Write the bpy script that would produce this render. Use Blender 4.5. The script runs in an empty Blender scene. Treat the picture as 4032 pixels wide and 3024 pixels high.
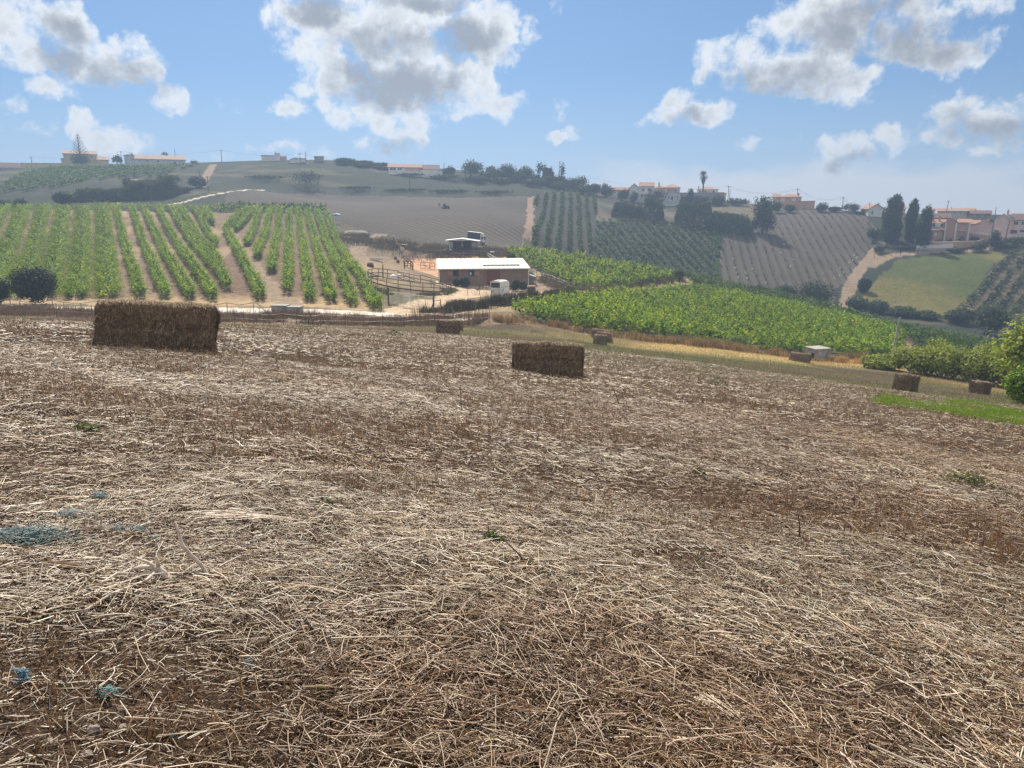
import bpy, math, random
import numpy as np
from mathutils import Vector, Matrix

S = bpy.context.scene
COL = S.collection
rng = np.random.default_rng(11)
R = math.radians

# ------------------------------------------------------------------ camera
F_PX, CXP, CYP, PITCH = 3030.0, 2016.0, 1512.0, R(12.5)
cam_d = bpy.data.cameras.new("camera")
cam_d.sensor_width = 36.0
cam_d.lens = 36.0 * F_PX / 4032.0
cam_d.clip_start, cam_d.clip_end = 0.05, 5000
cam = bpy.data.objects.new("camera", cam_d)
cam.location = (0, 0, 0)
cam.rotation_euler = (R(90) - PITCH, 0, 0)
COL.objects.link(cam)
S.camera = cam

# ------------------------------------------------------------------ light
SUN_AZ, SUN_EL = R(-12), R(47)          # azimuth from +Y (ahead), to the left
sun_d = bpy.data.lights.new("sun", 'SUN')
sun_d.energy, sun_d.angle, sun_d.color = 4.3, R(0.5), (1.0, 0.915, 0.78)
sun = bpy.data.objects.new("sun", sun_d)
sdir = Vector((math.sin(SUN_AZ)*math.cos(SUN_EL), math.cos(SUN_AZ)*math.cos(SUN_EL), math.sin(SUN_EL)))
sun.rotation_euler = sdir.to_track_quat('Z', 'Y').to_euler()
sun.location = sdir*60
COL.objects.link(sun)
S.view_settings.view_transform = 'Standard'
S.view_settings.look = 'None'
S.view_settings.exposure = 0.77
S.view_settings.gamma = 1.0
S.cycles.use_denoising = True
S.cycles.max_bounces = 5
S.cycles.diffuse_bounces = 2
S.cycles.glossy_bounces = 1
S.cycles.transmission_bounces = 3
S.cycles.volume_bounces = 0
S.cycles.transparent_max_bounces = 8
S.cycles.use_adaptive_sampling = True
S.cycles.adaptive_threshold = 0.02

# pixel of the photograph (4032 x 3024) -> direction / point at forward distance d
def ray(px, py):
    u, v = (px-CXP)/F_PX, (CYP-py)/F_PX
    c, s = math.cos(PITCH), math.sin(PITCH)
    return np.array([u, c+v*s, -s+v*c])
def P(px, py, d):
    r = ray(px, py)
    return r*(d/r[1])
def azel(px, py):
    r = ray(px, py)
    return math.atan2(r[0], r[1]), math.atan2(r[2], math.hypot(r[0], r[1]))

# ------------------------------------------------------------------ sky
W = bpy.data.worlds.new("World"); S.world = W; W.use_nodes = True
nt = W.node_tree; nt.nodes.clear()
def N(t, tree, **kw):
    n = tree.nodes.new(t)
    for k, v in kw.items(): setattr(n, k, v)
    return n
def setin(tree, n, i, v):
    if v is None: return
    if isinstance(v, bpy.types.NodeSocket): tree.links.new(v, n.inputs[i])
    else: n.inputs[i].default_value = v
def mth(tree, op, a, b=None, c=None, clamp=False):
    n = N('ShaderNodeMath', tree, operation=op, use_clamp=clamp)
    setin(tree, n, 0, a); setin(tree, n, 1, b); setin(tree, n, 2, c)
    return n.outputs[0]
def vmth(tree, op, a, b=None, out=0):
    n = N('ShaderNodeVectorMath', tree, operation=op)
    setin(tree, n, 0, a); setin(tree, n, 1, b)
    return n.outputs[out]
def mixc(tree, f, a, b, blend='MIX'):
    n = N('ShaderNodeMix', tree, data_type='RGBA', blend_type=blend)
    setin(tree, n, 0, f); setin(tree, n, 6, a); setin(tree, n, 7, b)
    return n.outputs[2]
def maprange(tree, v, a, b, c=0.0, d=1.0, smooth=True):
    n = N('ShaderNodeMapRange', tree, interpolation_type='SMOOTHSTEP' if smooth else 'LINEAR')
    for i, x in enumerate((v, a, b, c, d)): setin(tree, n, i, x)
    return n.outputs[0]
def noise(tree, vec, scale, detail=5, rough=0.55, dist=0.0, lac=2.0, dim='3D'):
    n = N('ShaderNodeTexNoise', tree, noise_dimensions=dim)
    setin(tree, n, 'Vector', vec)
    n.inputs['Scale'].default_value = scale; n.inputs['Detail'].default_value = detail
    n.inputs['Roughness'].default_value = rough; n.inputs['Distortion'].default_value = dist
    n.inputs['Lacunarity'].default_value = lac
    return n.outputs[0]

# (px, py, rx, ry, weight) of the cumulus masses, turned into directions on the sky
CLOUDS = [(60,60,170,110,1),(200,110,120,75,1),(325,110,85,85,1),(280,235,120,110,1),(400,240,125,85,1),(520,260,95,60,1),
 (490,185,65,45,1),(110,240,120,90,.75),(140,335,95,50,.8),(40,410,70,40,.65),(150,490,90,28,.55),(655,370,75,62,.8),(890,395,40,40,.38),
 (320,490,85,48,.8),(420,545,100,48,.7),(550,580,80,42,.55),(1120,430,70,42,.6),
 (1110,60,100,70,1),(1250,60,120,95,1),(1400,110,210,140,1),(1650,90,240,160,1),(1880,90,140,110,1),(1940,170,115,85,1),(1250,215,130,90,1),
 (1400,300,190,120,1),(1600,290,200,140,1),(1800,360,180,95,1),(1930,400,95,62,1),(1880,330,95,62,1),(1560,420,150,70,.9),
 (2085,72,34,28,.6),(2068,125,38,38,.6),(2030,155,36,28,.6),(1290,420,55,42,.75),(1350,460,70,42,.75),(1440,430,90,45,.8),(1560,490,120,70,.85),
 (1600,545,100,55,.85),(1540,595,110,45,.75),(2190,30,50,30,.55),(2205,415,48,36,.6),(2170,535,75,26,.65),(2245,530,44,32,.65),
 (1080,580,80,24,.5),(1230,600,140,42,.55),(1400,580,34,26,.5),(1050,690,200,60,.3),
 (2790,245,90,68,.85),(2900,240,135,85,.95),(3050,270,155,105,1),(3180,290,155,115,1),(3300,330,115,75,.95),(3390,300,55,45,.8),(3090,110,115,95,.8),
 (3000,110,70,40,.65),(3250,110,170,140,1),(3450,80,230,120,1),(3600,150,210,115,1),(3700,190,180,90,.95),(3850,200,70,80,.8),(3870,40,90,70,.6),
 (2680,400,78,50,.9),(2720,440,95,50,.8),(2610,455,90,42,.75),(2840,440,48,40,.65),(3760,450,70,100,.9),(3865,455,70,95,.9),(3960,480,120,85,.95),
 (3700,540,105,52,.8),(3530,560,85,62,.75),(4060,480,110,85,.95),(3290,600,85,70,.8),(3350,625,80,42,.7),(2920,580,42,24,.5),(3684,356,26,22,.4),
 (3120,535,48,20,.4),(3670,640,50,16,.45),(3880,605,65,22,.45),
 (-300,200,200,120,.9),(4400,200,220,130,.9),(4500,520,200,60,.7),(-350,520,180,50,.6),(2000,-300,700,120,.8),(700,-350,300,90,.7),(3600,-350,400,120,.8)]
GREYS = [(1560,350,200,75,1),(1420,280,80,60,.8),(1830,165,130,85,1),(1255,45,100,65,.9),(1680,10,150,40,.8),(1700,330,90,50,.6),(270,140,80,45,.55),
 (250,245,105,60,.75),(1560,590,100,30,.5),(3330,130,160,90,.55),(3600,180,190,90,.6),(3335,645,85,35,.6),(3900,535,170,45,.45),(3780,500,70,70,.35),
 (3060,320,180,60,.35),(480,300,120,50,.35),(2720,455,80,30,.5),(3450,40,160,60,.5),(1500,180,140,60,.4)]
def ellipse_field(tree, vec, items, floor=-1.0, grow=0.70):
    acc = None
    for (px, py, rx, ry, w) in items:
        a, e = azel(px, py)
        a1, _ = azel(px+rx, py); _, e1 = azel(px, py-ry)
        sa, se = grow/abs(a1-a), grow/abs(e1-e)
        d = vmth(tree, 'MULTIPLY_ADD', vec, (sa, se, 0)); d.node.inputs[2].default_value = (-a*sa, -e*se, 0)
        q = vmth(tree, 'DOT_PRODUCT', d, d, 1)
        v = mth(tree, 'MULTIPLY_ADD', q, -w, w)
        acc = v if acc is None else mth(tree, 'MAXIMUM', acc, v)
    return mth(tree, 'MAXIMUM', acc, floor)
tc = N('ShaderNodeTexCoord', nt)
dirv = tc.outputs['Generated']
sep = N('ShaderNodeSeparateXYZ', nt); nt.links.new(dirv, sep.inputs[0])
az = mth(nt, 'ARCTAN2', sep.outputs[0], sep.outputs[1])
el = mth(nt, 'ARCSINE', sep.outputs[2])
ae = N('ShaderNodeCombineXYZ', nt); setin(nt, ae, 0, az); setin(nt, ae, 1, el)
ae = ae.outputs[0]
# billowy distortion of the cloud coordinates
warp = N('ShaderNodeTexNoise', nt, noise_dimensions='2D'); setin(nt, warp, 'Vector', ae); warp.inputs['Scale'].default_value = 16; warp.inputs['Detail'].default_value = 6
warp.inputs['Roughness'].default_value = 0.6
wv = vmth(nt, 'MULTIPLY_ADD', warp.outputs['Color'], (0.055, 0.04, 0)); setin(nt, wv.node, 2, ae)
wv = vmth(nt, 'SUBTRACT', wv, (0.0275, 0.02, 0))
E = ellipse_field(nt, wv, CLOUDS)
G_ = ellipse_field(nt, wv, GREYS, -1.0, 0.9)
n1 = noise(nt, ae, 20, 8, 0.64, dim='2D')
n2 = noise(nt, vmth(nt, 'ADD', ae, (3.1, -0.012, 0)), 45, 6, 0.6, dim='2D')
vor = N('ShaderNodeTexVoronoi', nt, feature='SMOOTH_F1', voronoi_dimensions='2D'); setin(nt, vor, 'Vector', wv); vor.inputs['Scale'].default_value = 30
vor.inputs['Detail'].default_value = 2; vor.inputs['Roughness'].default_value = 0.55; vor.inputs['Smoothness'].default_value = 0.35
puff = mth(nt, 'MULTIPLY_ADD', vor.outputs['Distance'], -0.55, 0.2)
D = mth(nt, 'MULTIPLY_ADD', mth(nt, 'SUBTRACT', n1, 0.5), 2.1, E)
D = mth(nt, 'ADD', D, puff)
cover = maprange(nt, D, -0.08, 0.68)
thick = maprange(nt, mth(nt, 'MULTIPLY_ADD', mth(nt, 'SUBTRACT', n2, 0.5), 0.7, D), 0.35, 1.1)
gre = maprange(nt, mth(nt, 'MULTIPLY_ADD', mth(nt, 'SUBTRACT', n2, 0.5), 1.6, G_), -0.75, 0.85)
skyv = N('ShaderNodeCombineXYZ', nt)
setin(nt, skyv, 0, sep.outputs[0]); setin(nt, skyv, 1, sep.outputs[1]); setin(nt, skyv, 2, mth(nt, 'MULTIPLY_ADD', mth(nt, 'MAXIMUM', sep.outputs[2], 0.0), 0.85, 0.10))
sky = N('ShaderNodeTexSky', nt, sky_type='NISHITA')
sky.sun_disc = False; sky.sun_elevation = SUN_EL; sky.sun_rotation = SUN_AZ
sky.air_density, sky.dust_density, sky.ozone_density = 1.0, 0.25, 3.0
nt.links.new(skyv.outputs[0], sky.inputs[0])
SKY_K = 0.052
skyc = vmth(nt, 'MULTIPLY', sky.outputs[0], (SKY_K*.80, SKY_K*.98, SKY_K*1.10))
white = mixc(nt, thick, (0.55, 0.565, 0.58, 1), (0.42, 0.435, 0.45, 1))
lum = mixc(nt, gre, white, (0.20, 0.215, 0.24, 1))
el0 = mth(nt, 'MULTIPLY_ADD', mth(nt, 'SUBTRACT', noise(nt, vmth(nt, 'MULTIPLY', ae, (1, 2.2, 0)), 9, 5, .55, dim='2D'), .5), .06, el)
bank = mth(nt, 'MULTIPLY', maprange(nt, el0, .068, .034), maprange(nt, az, .02, .16))          # low pale bank of cloud over the right ridge
low = mth(nt, 'MULTIPLY', maprange(nt, el, .17, -.01), .62)
skyc = mixc(nt, low, skyc, (0.345, 0.42, 0.485, 1))
skyc = mixc(nt, mth(nt, 'MULTIPLY', bank, .9), skyc, (0.47, 0.485, 0.505, 1))
cloudy = mixc(nt, mth(nt, 'MULTIPLY', cover, 0.96), skyc, lum)
# unseen sunlit cumulus added overhead and behind the viewer to lift fill light
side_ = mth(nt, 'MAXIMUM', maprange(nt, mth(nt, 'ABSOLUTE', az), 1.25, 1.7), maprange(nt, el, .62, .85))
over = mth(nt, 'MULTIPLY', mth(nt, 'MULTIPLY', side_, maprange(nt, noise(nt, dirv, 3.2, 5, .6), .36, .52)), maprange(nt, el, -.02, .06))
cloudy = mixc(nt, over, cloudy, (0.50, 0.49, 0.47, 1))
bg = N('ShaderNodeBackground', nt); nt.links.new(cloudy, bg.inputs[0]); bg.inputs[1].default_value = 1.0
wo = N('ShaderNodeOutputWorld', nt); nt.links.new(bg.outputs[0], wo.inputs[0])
W.cycles.sampling_method = 'NONE'

# ------------------------------------------------------------------ terrain height
def plane(x, y): return -1.6 - 0.13*y - 0.12*x
ctl = []
for (x, y) in ((0,-2),(0,0),(0,6),(0,12),(0,20),(0,30),(-3,45),(-6.9,14.7),(-4,6),(-8,6),(0.9,19.4),(5,10),(10,10),(10,20),(10,30),(20,20),
               (18.7,37),(28.4,47),(24,30),(33.7,90),(8,70),(20,60),(40,50),(0,63),(30,70),(-6,1),(6,1),(50,60),(-20,-20),(20,-20),(0,-40),(0,-90),(40,20),(-5,30)):
    ctl.append((x, y, plane(x, y) + (0 if y > -30 else 2)))
for a in [(0,1300,16),(0,1270,34),(0,1243,74),(-600,1330,14),(-600,1240,74),(400,1272,52),(800,1282,58),(1575,1285,74),(1000,1276,72),(600,1262,74),
          # road and yard
          (0,1213,84),(700,1216,84),(1300,1225,84),(1700,1240,84),(1620,1218,93),(1900,1173,112),(2000,1140,124),(1760,1115,125),(1600,1120,108),(1640,1055,146),
          (1480,1020,146),(1800,985,160),(1890,962,178),(-600,1205,86),
          # left vineyard
          (300,1185,92),(700,1185,92),(1100,1185,92),(1450,1215,89),(-400,1180,92),(0,1010,132),(700,1000,135),(1200,990,136),(1350,1080,112),
          (0,832,195),(200,815,200),(600,828,198),(1050,836,196),(1280,850,195),(-500,830,195),
          # behind the crest
          (180,795,225),(-300,790,225),(700,800,220),(790,775,229),(1000,748,246),(800,735,256),(1350,905,178),(1500,850,205),(1700,900,190),(2060,900,200),
          (1200,780,262),(1700,778,268),(2060,778,275),
          (0,740,252),(0,690,290),(400,720,262),(400,662,302),(830,655,303),(-500,700,280),(250,655,314),(430,650,314),(620,650,314),
          (1000,645,308),(1130,655,304),(1260,640,315),(1100,700,284),(1500,720,290),(1630,700,302),(1500,655,318),(1900,700,318),(1850,740,293),(2200,735,322),(2100,700,325),
          # right vineyards
          (2000,1240,80),(2500,1330,78),(3000,1385,86),(3300,1405,90),(3450,1415,91),(2100,1180,100),(2250,1145,116),(2500,1128,131),(2700,1125,140),(2300,1060,140),(1960,975,166),
          (2080,1010,150),(2653,1081,166),(2185,1000,166),(2400,1030,166),(3000,1172,150),(3250,1222,146),(3560,1330,120),(3500,1292,140),(3200,1180,172),(3800,1350,130),(3950,1375,128),(4300,1420,125),
          # valley and far slope
          (2220,1012,196),(2450,1055,202),(2700,1102,206),(3000,1135,208),(3200,1212,202),(3300,1195,206),(3700,1245,192),(4032,1290,185),(4400,1330,180),
          (2230,890,240),(2230,775,286),(2350,870,262),(2750,893,262),(2600,980,235),(2450,785,322),(2700,785,328),(2560,830,296),(3100,960,252),(3060,838,296),(3300,830,300),
          (3420,850,292),(3440,980,250),(3700,1100,218),(3800,1000,238),(3950,1050,224),(4032,985,236),(3620,990,244),(3800,985,244),(4000,945,246),(4200,930,246),(3750,905,268),(3600,845,310),(3900,850,305),
          (2880,800,322),(3200,822,320),(4300,850,300),(2300,745,322),(3440,862,282),(3950,925,256)]:
    p = P(*a); ctl.append(tuple(p))
for px, d, z in ((-600,430,12),(0,430,16),(700,430,15),(1400,430,14),(2000,430,8),(2600,430,0),(3200,430,-6),(3800,430,-8),(4500,430,-10),
                 (-600,700,-4),(500,700,-4),(2000,700,-12),(3500,700,-20),(4600,700,-24),(-900,250,8),(-1200,120,-4),(5200,120,-24),(5200,250,-8)):
    x = (px-CXP)/F_PX*d; ctl.append((x, d, z))
ctl = np.array(ctl)
_u = np.unique(np.round(ctl[:, :2], 1), axis=0, return_index=True)[1]; ctl = ctl[np.sort(_u)]
CN = ctl[:, :2]/100.0
def _k(A, B):
    d2 = ((A[:, None, :]-B[None, :, :])**2).sum(-1)
    return 0.5*d2*np.log(d2+1e-9)
_n = len(CN); _K = _k(CN, CN) + np.eye(_n)*3e-4
_Q = np.hstack([np.ones((_n, 1)), CN])
_A = np.block([[_K, _Q], [_Q.T, np.zeros((3, 3))]])
_w = np.linalg.solve(_A, np.concatenate([ctl[:, 2], np.zeros(3)]))
def H(x, y):
    x = np.atleast_1d(np.asarray(x, float)); y = np.atleast_1d(np.asarray(y, float))
    sh = x.shape; pts = np.stack([x.ravel(), y.ravel()], 1)/100.0
    out = np.empty(len(pts))
    for i in range(0, len(pts), 20000):
        q = pts[i:i+20000]
        out[i:i+20000] = _k(q, CN) @ _w[:_n] + _w[_n] + q @ _w[_n+1:]
    return out.reshape(sh)
def h(x, y): return float(H(x, y)[0])
_ds = np.concatenate([np.linspace(1.2, 40, 500), np.linspace(40, 480, 2200)[1:]])
def at(px, py):
    """first point of the ground seen at a pixel of the photograph"""
    r = ray(px, py); r = r/r[1]
    z = H(r[0]*_ds, _ds)
    b = np.nonzero(r[2]*_ds <= z)[0]
    if len(b) == 0: return np.array([r[0]*320, 320.0, h(r[0]*320, 320.0)])
    i = b[0]
    if i == 0: d = _ds[0]
    else:
        f0 = r[2]*_ds[i-1]-z[i-1]; f1 = r[2]*_ds[i]-z[i]
        d = _ds[i-1] + (_ds[i]-_ds[i-1])*f0/(f0-f1)
    return np.array([r[0]*d, d, h(r[0]*d, d)])
def G(px, d):
    """ground point in the direction of a pixel column at forward distance d"""
    x = (px-CXP)/F_PX*d*0.99
    return np.array([x, d, h(x, d)])

# ------------------------------------------------------------------ helpers: noise, meshes, materials
_T = rng.random((256, 256))
def vnoise(x, y, s=0):
    x = np.asarray(x, float)+s*17.31; y = np.asarray(y, float)+s*41.7
    xi, yi = np.floor(x).astype(int), np.floor(y).astype(int)
    fx, fy = x-xi, y-yi
    fx, fy = fx*fx*(3-2*fx), fy*fy*(3-2*fy)
    g = lambda a, b: _T[a & 255, b & 255]
    return (g(xi, yi)*(1-fx)+g(xi+1, yi)*fx)*(1-fy)+(g(xi, yi+1)*(1-fx)+g(xi+1, yi+1)*fx)*fy
def fbm(x, y, scale, octv=4, s=0):
    t = 0; a = .5; f = 1.0/scale; n = 0
    for o in range(octv):
        t = t+a*vnoise(np.asarray(x)*f, np.asarray(y)*f, s+o*3); n += a; a *= .5; f *= 2.03
    return t/n
def sst(v, a, b):
    t = np.clip((v-a)/(b-a), 0, 1); return t*t*(3-2*t)
def inpoly(x, y, poly):
    x = np.asarray(x); y = np.asarray(y); r = np.zeros(x.shape, bool); n = len(poly)
    for i in range(n):
        x1, y1 = poly[i][:2]; x2, y2 = poly[(i+1) % n][:2]
        if y1 == y2: continue
        r ^= ((y1 > y) != (y2 > y)) & (x < (x2-x1)*(y-y1)/(y2-y1)+x1)
    return r
def dline(x, y, pts):
    """distance to a polyline"""
    d = np.full(np.shape(x), 1e9)
    for (a, b) in zip(pts[:-1], pts[1:]):
        ax, ay = a[:2]; bx, by = b[:2]; L = (bx-ax)**2+(by-ay)**2+1e-9
        t = np.clip(((x-ax)*(bx-ax)+(y-ay)*(by-ay))/L, 0, 1)
        d = np.minimum(d, np.hypot(x-ax-t*(bx-ax), y-ay-t*(by-ay)))
    return d
def link(name, me, mat=None, parent=None, loc=None):
    o = bpy.data.objects.new(name, me); COL.objects.link(o)
    if mat is not None and not me.materials: me.materials.append(mat)
    if parent is not None: o.parent = parent
    if loc is not None: o.location = loc
    return o
def mesh_np(name, V, F, col=None, smooth=False):
    V = np.asarray(V, np.float32); F = np.asarray(F, np.int32)
    me = bpy.data.meshes.new(name)
    me.vertices.add(len(V)); me.vertices.foreach_set('co', V.ravel())
    k = F.shape[1]
    me.loops.add(F.size); me.loops.foreach_set('vertex_index', F.ravel())
    me.polygons.add(len(F)); me.polygons.foreach_set('loop_start', np.arange(0, F.size, k, dtype=np.int32))
    if smooth: me.polygons.foreach_set('use_smooth', np.ones(len(F), bool))
    if col is not None:
        c = np.ones((len(V), 4), np.float32); c[:, :3] = col
        a = me.attributes.new('col', 'FLOAT_COLOR', 'POINT'); a.data.foreach_set('color', c.ravel())
    me.update(calc_edges=True); me.validate()
    return me
def tag(o, label=None, cat=None, group=None, kind=None):
    if label: o['label'] = label
    if cat: o['category'] = cat
    if group: o['group'] = group
    if kind: o['kind'] = kind
    return o
def empty(name, loc, rz=0.0, **kw):
    o = bpy.data.objects.new(name, None); COL.objects.link(o)
    o.location = loc; o.rotation_euler = (0, 0, rz); o.empty_display_size = 0.2
    return tag(o, **kw)
class MB:
    """gathers simple shapes into one mesh"""
    def __init__(s): s.v = []; s.f = []
    def add(s, vs, fs):
        n = len(s.v); s.v += [tuple(map(float, p)) for p in vs]; s.f += [tuple(i+n for i in f) for f in fs]; return s
    def box(s, x0, x1, y0, y1, z0, z1):
        return s.add([(x0,y0,z0),(x1,y0,z0),(x1,y1,z0),(x0,y1,z0),(x0,y0,z1),(x1,y0,z1),(x1,y1,z1),(x0,y1,z1)],
                     [(0,3,2,1),(4,5,6,7),(0,1,5,4),(1,2,6,5),(2,3,7,6),(3,0,4,7)])
    def hexa(s, b, t):
        return s.add(list(b)+list(t), [(0,3,2,1),(4,5,6,7),(0,1,5,4),(1,2,6,5),(2,3,7,6),(3,0,4,7)])
    def prism(s, poly, y0, y1):
        n = len(poly)
        return s.add([(p[0], y0, p[1]) for p in poly]+[(p[0], y1, p[1]) for p in poly],
                     [tuple(range(n)), tuple(range(2*n-1, n-1, -1))]+[(i, i+n, (i+1) % n+n, (i+1) % n) for i in range(n)])
    def tube(s, pts, rad, seg=6, cap=True):
        pts = [Vector(p) for p in pts]; rad = rad if hasattr(rad, '__len__') else [rad]*len(pts)
        vs = []; fs = []
        for i, p in enumerate(pts):
            t = (pts[min(i+1, len(pts)-1)]-pts[max(i-1, 0)]).normalized()
            a = t.orthogonal().normalized() if abs(t.z) > .9 else t.cross(Vector((0, 0, 1))).normalized()
            b = t.cross(a)
            for k in range(seg):
                an = 2*math.pi*k/seg; vs.append(p+(a*math.cos(an)+b*math.sin(an))*rad[i])
        for i in range(len(pts)-1):
            for k in range(seg):
                k2 = (k+1) % seg; fs.append((i*seg+k, i*seg+k2, (i+1)*seg+k2, (i+1)*seg+k))
        if cap: fs += [tuple(range(seg-1, -1, -1)), tuple(range((len(pts)-1)*seg, len(pts)*seg))]
        return s.add(vs, fs)
    def bar(s, p, q, w, hgt=None):
        p, q = Vector(p), Vector(q); hgt = hgt or w; t = (q-p).normalized()
        a = t.cross(Vector((0, 0, 1))); a = Vector((1, 0, 0)) if a.length < .02 else a.normalized(); b = a.cross(t)
        o = [(-a*w-b*hgt)/2, (a*w-b*hgt)/2, (a*w+b*hgt)/2, (-a*w+b*hgt)/2]
        return s.hexa([p+k for k in o], [q+k for k in o])
    def disc(s, c, r, ax, w, seg=14):
        """short cylinder along axis ax (0,1,2)"""
        d = Vector((0, 0, 0)); d[ax] = w/2
        return s.tube([Vector(c)-d, Vector(c)+d], r, seg)
    def build(s, name, mat, parent=None, smooth=False):
        me = bpy.data.meshes.new(name); me.from_pydata(s.v, [], s.f); me.update()
        if smooth: me.polygons.foreach_set('use_smooth', np.ones(len(me.polygons), bool))
        return link(name, me, mat, parent)
def box(*a): return MB().box(*a)

def newmat(name):
    m = bpy.data.materials.new(name); m.use_nodes = True; t = m.node_tree
    return m, t, t.nodes['Principled BSDF']
def c4(c): return (c[0], c[1], c[2], 1)
def M(name, c, c2=None, scale=3.0, detail=5, rough=.8, bump=0.0, bscale=None, metal=0, spec=.3, stretch=(1,1,1), coord='Object', lo=.35, hi=.65):
    """procedural surface: two tones mixed by noise, with bump"""
    m, t, b = newmat(name)
    tcn = N('ShaderNodeTexCoord', t); v = tcn.outputs[coord]
    if stretch != (1,1,1): v = vmth(t, 'MULTIPLY', v, stretch)
    c2 = c2 or tuple(x*.72 for x in c)
    f = maprange(t, noise(t, v, scale, detail, .6), lo, hi)
    t.links.new(mixc(t, f, c4(c), c4(c2)), b.inputs['Base Color'])
    b.inputs['Roughness'].default_value = rough; b.inputs['Metallic'].default_value = metal
    b.inputs['Specular IOR Level'].default_value = spec
    if bump:
        bn = N('ShaderNodeBump', t); bn.inputs['Strength'].default_value = 1.0; bn.inputs['Distance'].default_value = bump
        t.links.new(noise(t, v, bscale or scale*4, 4, .6), bn.inputs['Height']); t.links.new(bn.outputs[0], b.inputs['Normal'])
    return m
def Mattr(name, rough=.85, spec=.2, transl=0.0, var=.0, scale=3.0, bump=0, bscale=20, sheen=0, tint=(1,1,1)):
    """colour of each leaf / stalk / patch of soil from the mesh attribute, with fine noise"""
    m, t, b = newmat(name)
    a = N('ShaderNodeAttribute', t, attribute_name='col'); c = a.outputs['Color']
    geo = N('ShaderNodeNewGeometry', t)
    if var:
        f = noise(t, geo.outputs['Position'], scale, 6, .65)
        k = maprange(t, f, .28, .72, 1-var, 1+var, False)
        n = N('ShaderNodeVectorMath', t, operation='SCALE'); t.links.new(c, n.inputs[0]); t.links.new(k, n.inputs['Scale']); c = n.outputs[0]
    t.links.new(c, b.inputs['Base Color']); b.inputs['Roughness'].default_value = rough; b.inputs['Specular IOR Level'].default_value = spec
    if bump:
        bn = N('ShaderNodeBump', t); bn.inputs['Distance'].default_value = bump
        t.links.new(noise(t, geo.outputs['Position'], bscale, 5, .65), bn.inputs['Height']); t.links.new(bn.outputs[0], b.inputs['Normal'])
    if transl:
        tr = N('ShaderNodeBsdfTranslucent', t); mx = N('ShaderNodeMixShader', t); mx.inputs[0].default_value = transl
        t.links.new(vmth(t, 'MULTIPLY', c, tint), tr.inputs[0]); t.links.new(b.outputs[0], mx.inputs[1]); t.links.new(tr.outputs[0], mx.inputs[2])
        t.links.new(mx.outputs[0], t.nodes['Material Output'].inputs[0])
    return m
MAT = {}
MAT['soil'] = Mattr('soil', .95, .1, var=.45, scale=1.4, bump=.12, bscale=2.5)
MAT['hay_soil'] = Mattr('stubble_soil', .95, .12, var=.75, scale=34, bump=.035, bscale=48)
MAT['leaf'] = Mattr('vine_leaf', .65, .15, transl=.36, tint=(1.5, 1.4, .6))
MAT['dark_leaf'] = Mattr('tree_leaf', .7, .15, transl=.22, tint=(1.1, 1.15, .8))
MAT['dry'] = Mattr('dry_grass', .6, .35, transl=.3)
MAT['straw'] = Mattr('straw', .42, .6, transl=.10)

def furrow_mat(name, ang, period, depth, c, c2, dark):
    """ploughed earth: noise tones, with furrows of a given world direction"""
    m, t, b = newmat(name)
    geo = N('ShaderNodeNewGeometry', t); pos = geo.outputs['Position']
    q = vmth(t, 'DOT_PRODUCT', pos, (math.cos(ang+math.pi/2), math.sin(ang+math.pi/2), 0), 1)
    wob = mth(t, 'MULTIPLY_ADD', noise(t, pos, .08, 3), 1.0, q)
    s = mth(t, 'SINE', mth(t, 'MULTIPLY', wob, 2*math.pi/period))
    nz = noise(t, pos, .9, 6, .7); big = noise(t, pos, .03, 4, .5)
    colr = mixc(t, maprange(t, big, .35, .65), c4(c), c4(c2))
    st = mth(t, 'MULTIPLY', maprange(t, s, .5, 1.15), maprange(t, nz, .3, .6, .25, 1))
    t.links.new(mixc(t, st, colr, c4(dark)), b.inputs['Base Color'])
    b.inputs['Roughness'].default_value = .95; b.inputs['Specular IOR Level'].default_value = .1
    bn = N('ShaderNodeBump', t); bn.inputs['Distance'].default_value = depth
    t.links.new(mth(t, 'MULTIPLY_ADD', nz, .8, mth(t, 'MULTIPLY', s, -.5)), bn.inputs['Height']); t.links.new(bn.outputs[0], b.inputs['Normal'])
    return m

# ------------------------------------------------------------------ outlines of the fields, on the ground
def poly(pts): return [at(*p)[:2] if len(p) == 2 else (G(p[0], p[2])[:2]) for p in pts]
def pline(pts): return [at(*p)[:2] if len(p) == 2 else (G(p[0], p[2])[:2]) for p in pts]
hay_far = [(-500,1230),(0,1246),(400,1258),(900,1275),(1300,1288),(1600,1287),(1900,1284),(2000,1272),(2300,1318),(2600,1350),(3000,1396),(3300,1422),(3450,0,87),(3560,0,86),(3700,0,80),(4032,0,68)]
PL = {}
PL['hay'] = poly(hay_far) + [(75, 55), (90, 0), (60, -120), (-60, -120), (-90, 0), (-75, 60)]
PL['vine_left'] = poly([(-520,1190),(0,1193),(700,1206),(1150,1206),(1492,1230),(1425,1130),(1290,852),(1000,842),(600,834),(200,824),(0,838),(-520,838)])
PL['plough_mid'] = poly([(900,750),(1200,759),(1500,774),(1800,781),(2075,776),(2058,978),(1900,968),(1780,975),(1560,950),(1400,905),(1300,868),(1180,0,206),(900,0,212)])
PL['strip'] = poly([(2075,777),(2106,777),(2096,960),(2088,0,196),(2050,0,190),(2058,978)])
PL['field_a'] = poly([(2110,776),(2346,760),(2345,860),(2340,985),(2330,0,198),(2100,0,190),(2098,960)])
PL['field_b'] = poly([(2350,872),(2480,868),(2720,895),(2850,905),(2820,1095),(2820,0,204),(2500,0,200),(2338,0,196)])
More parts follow.
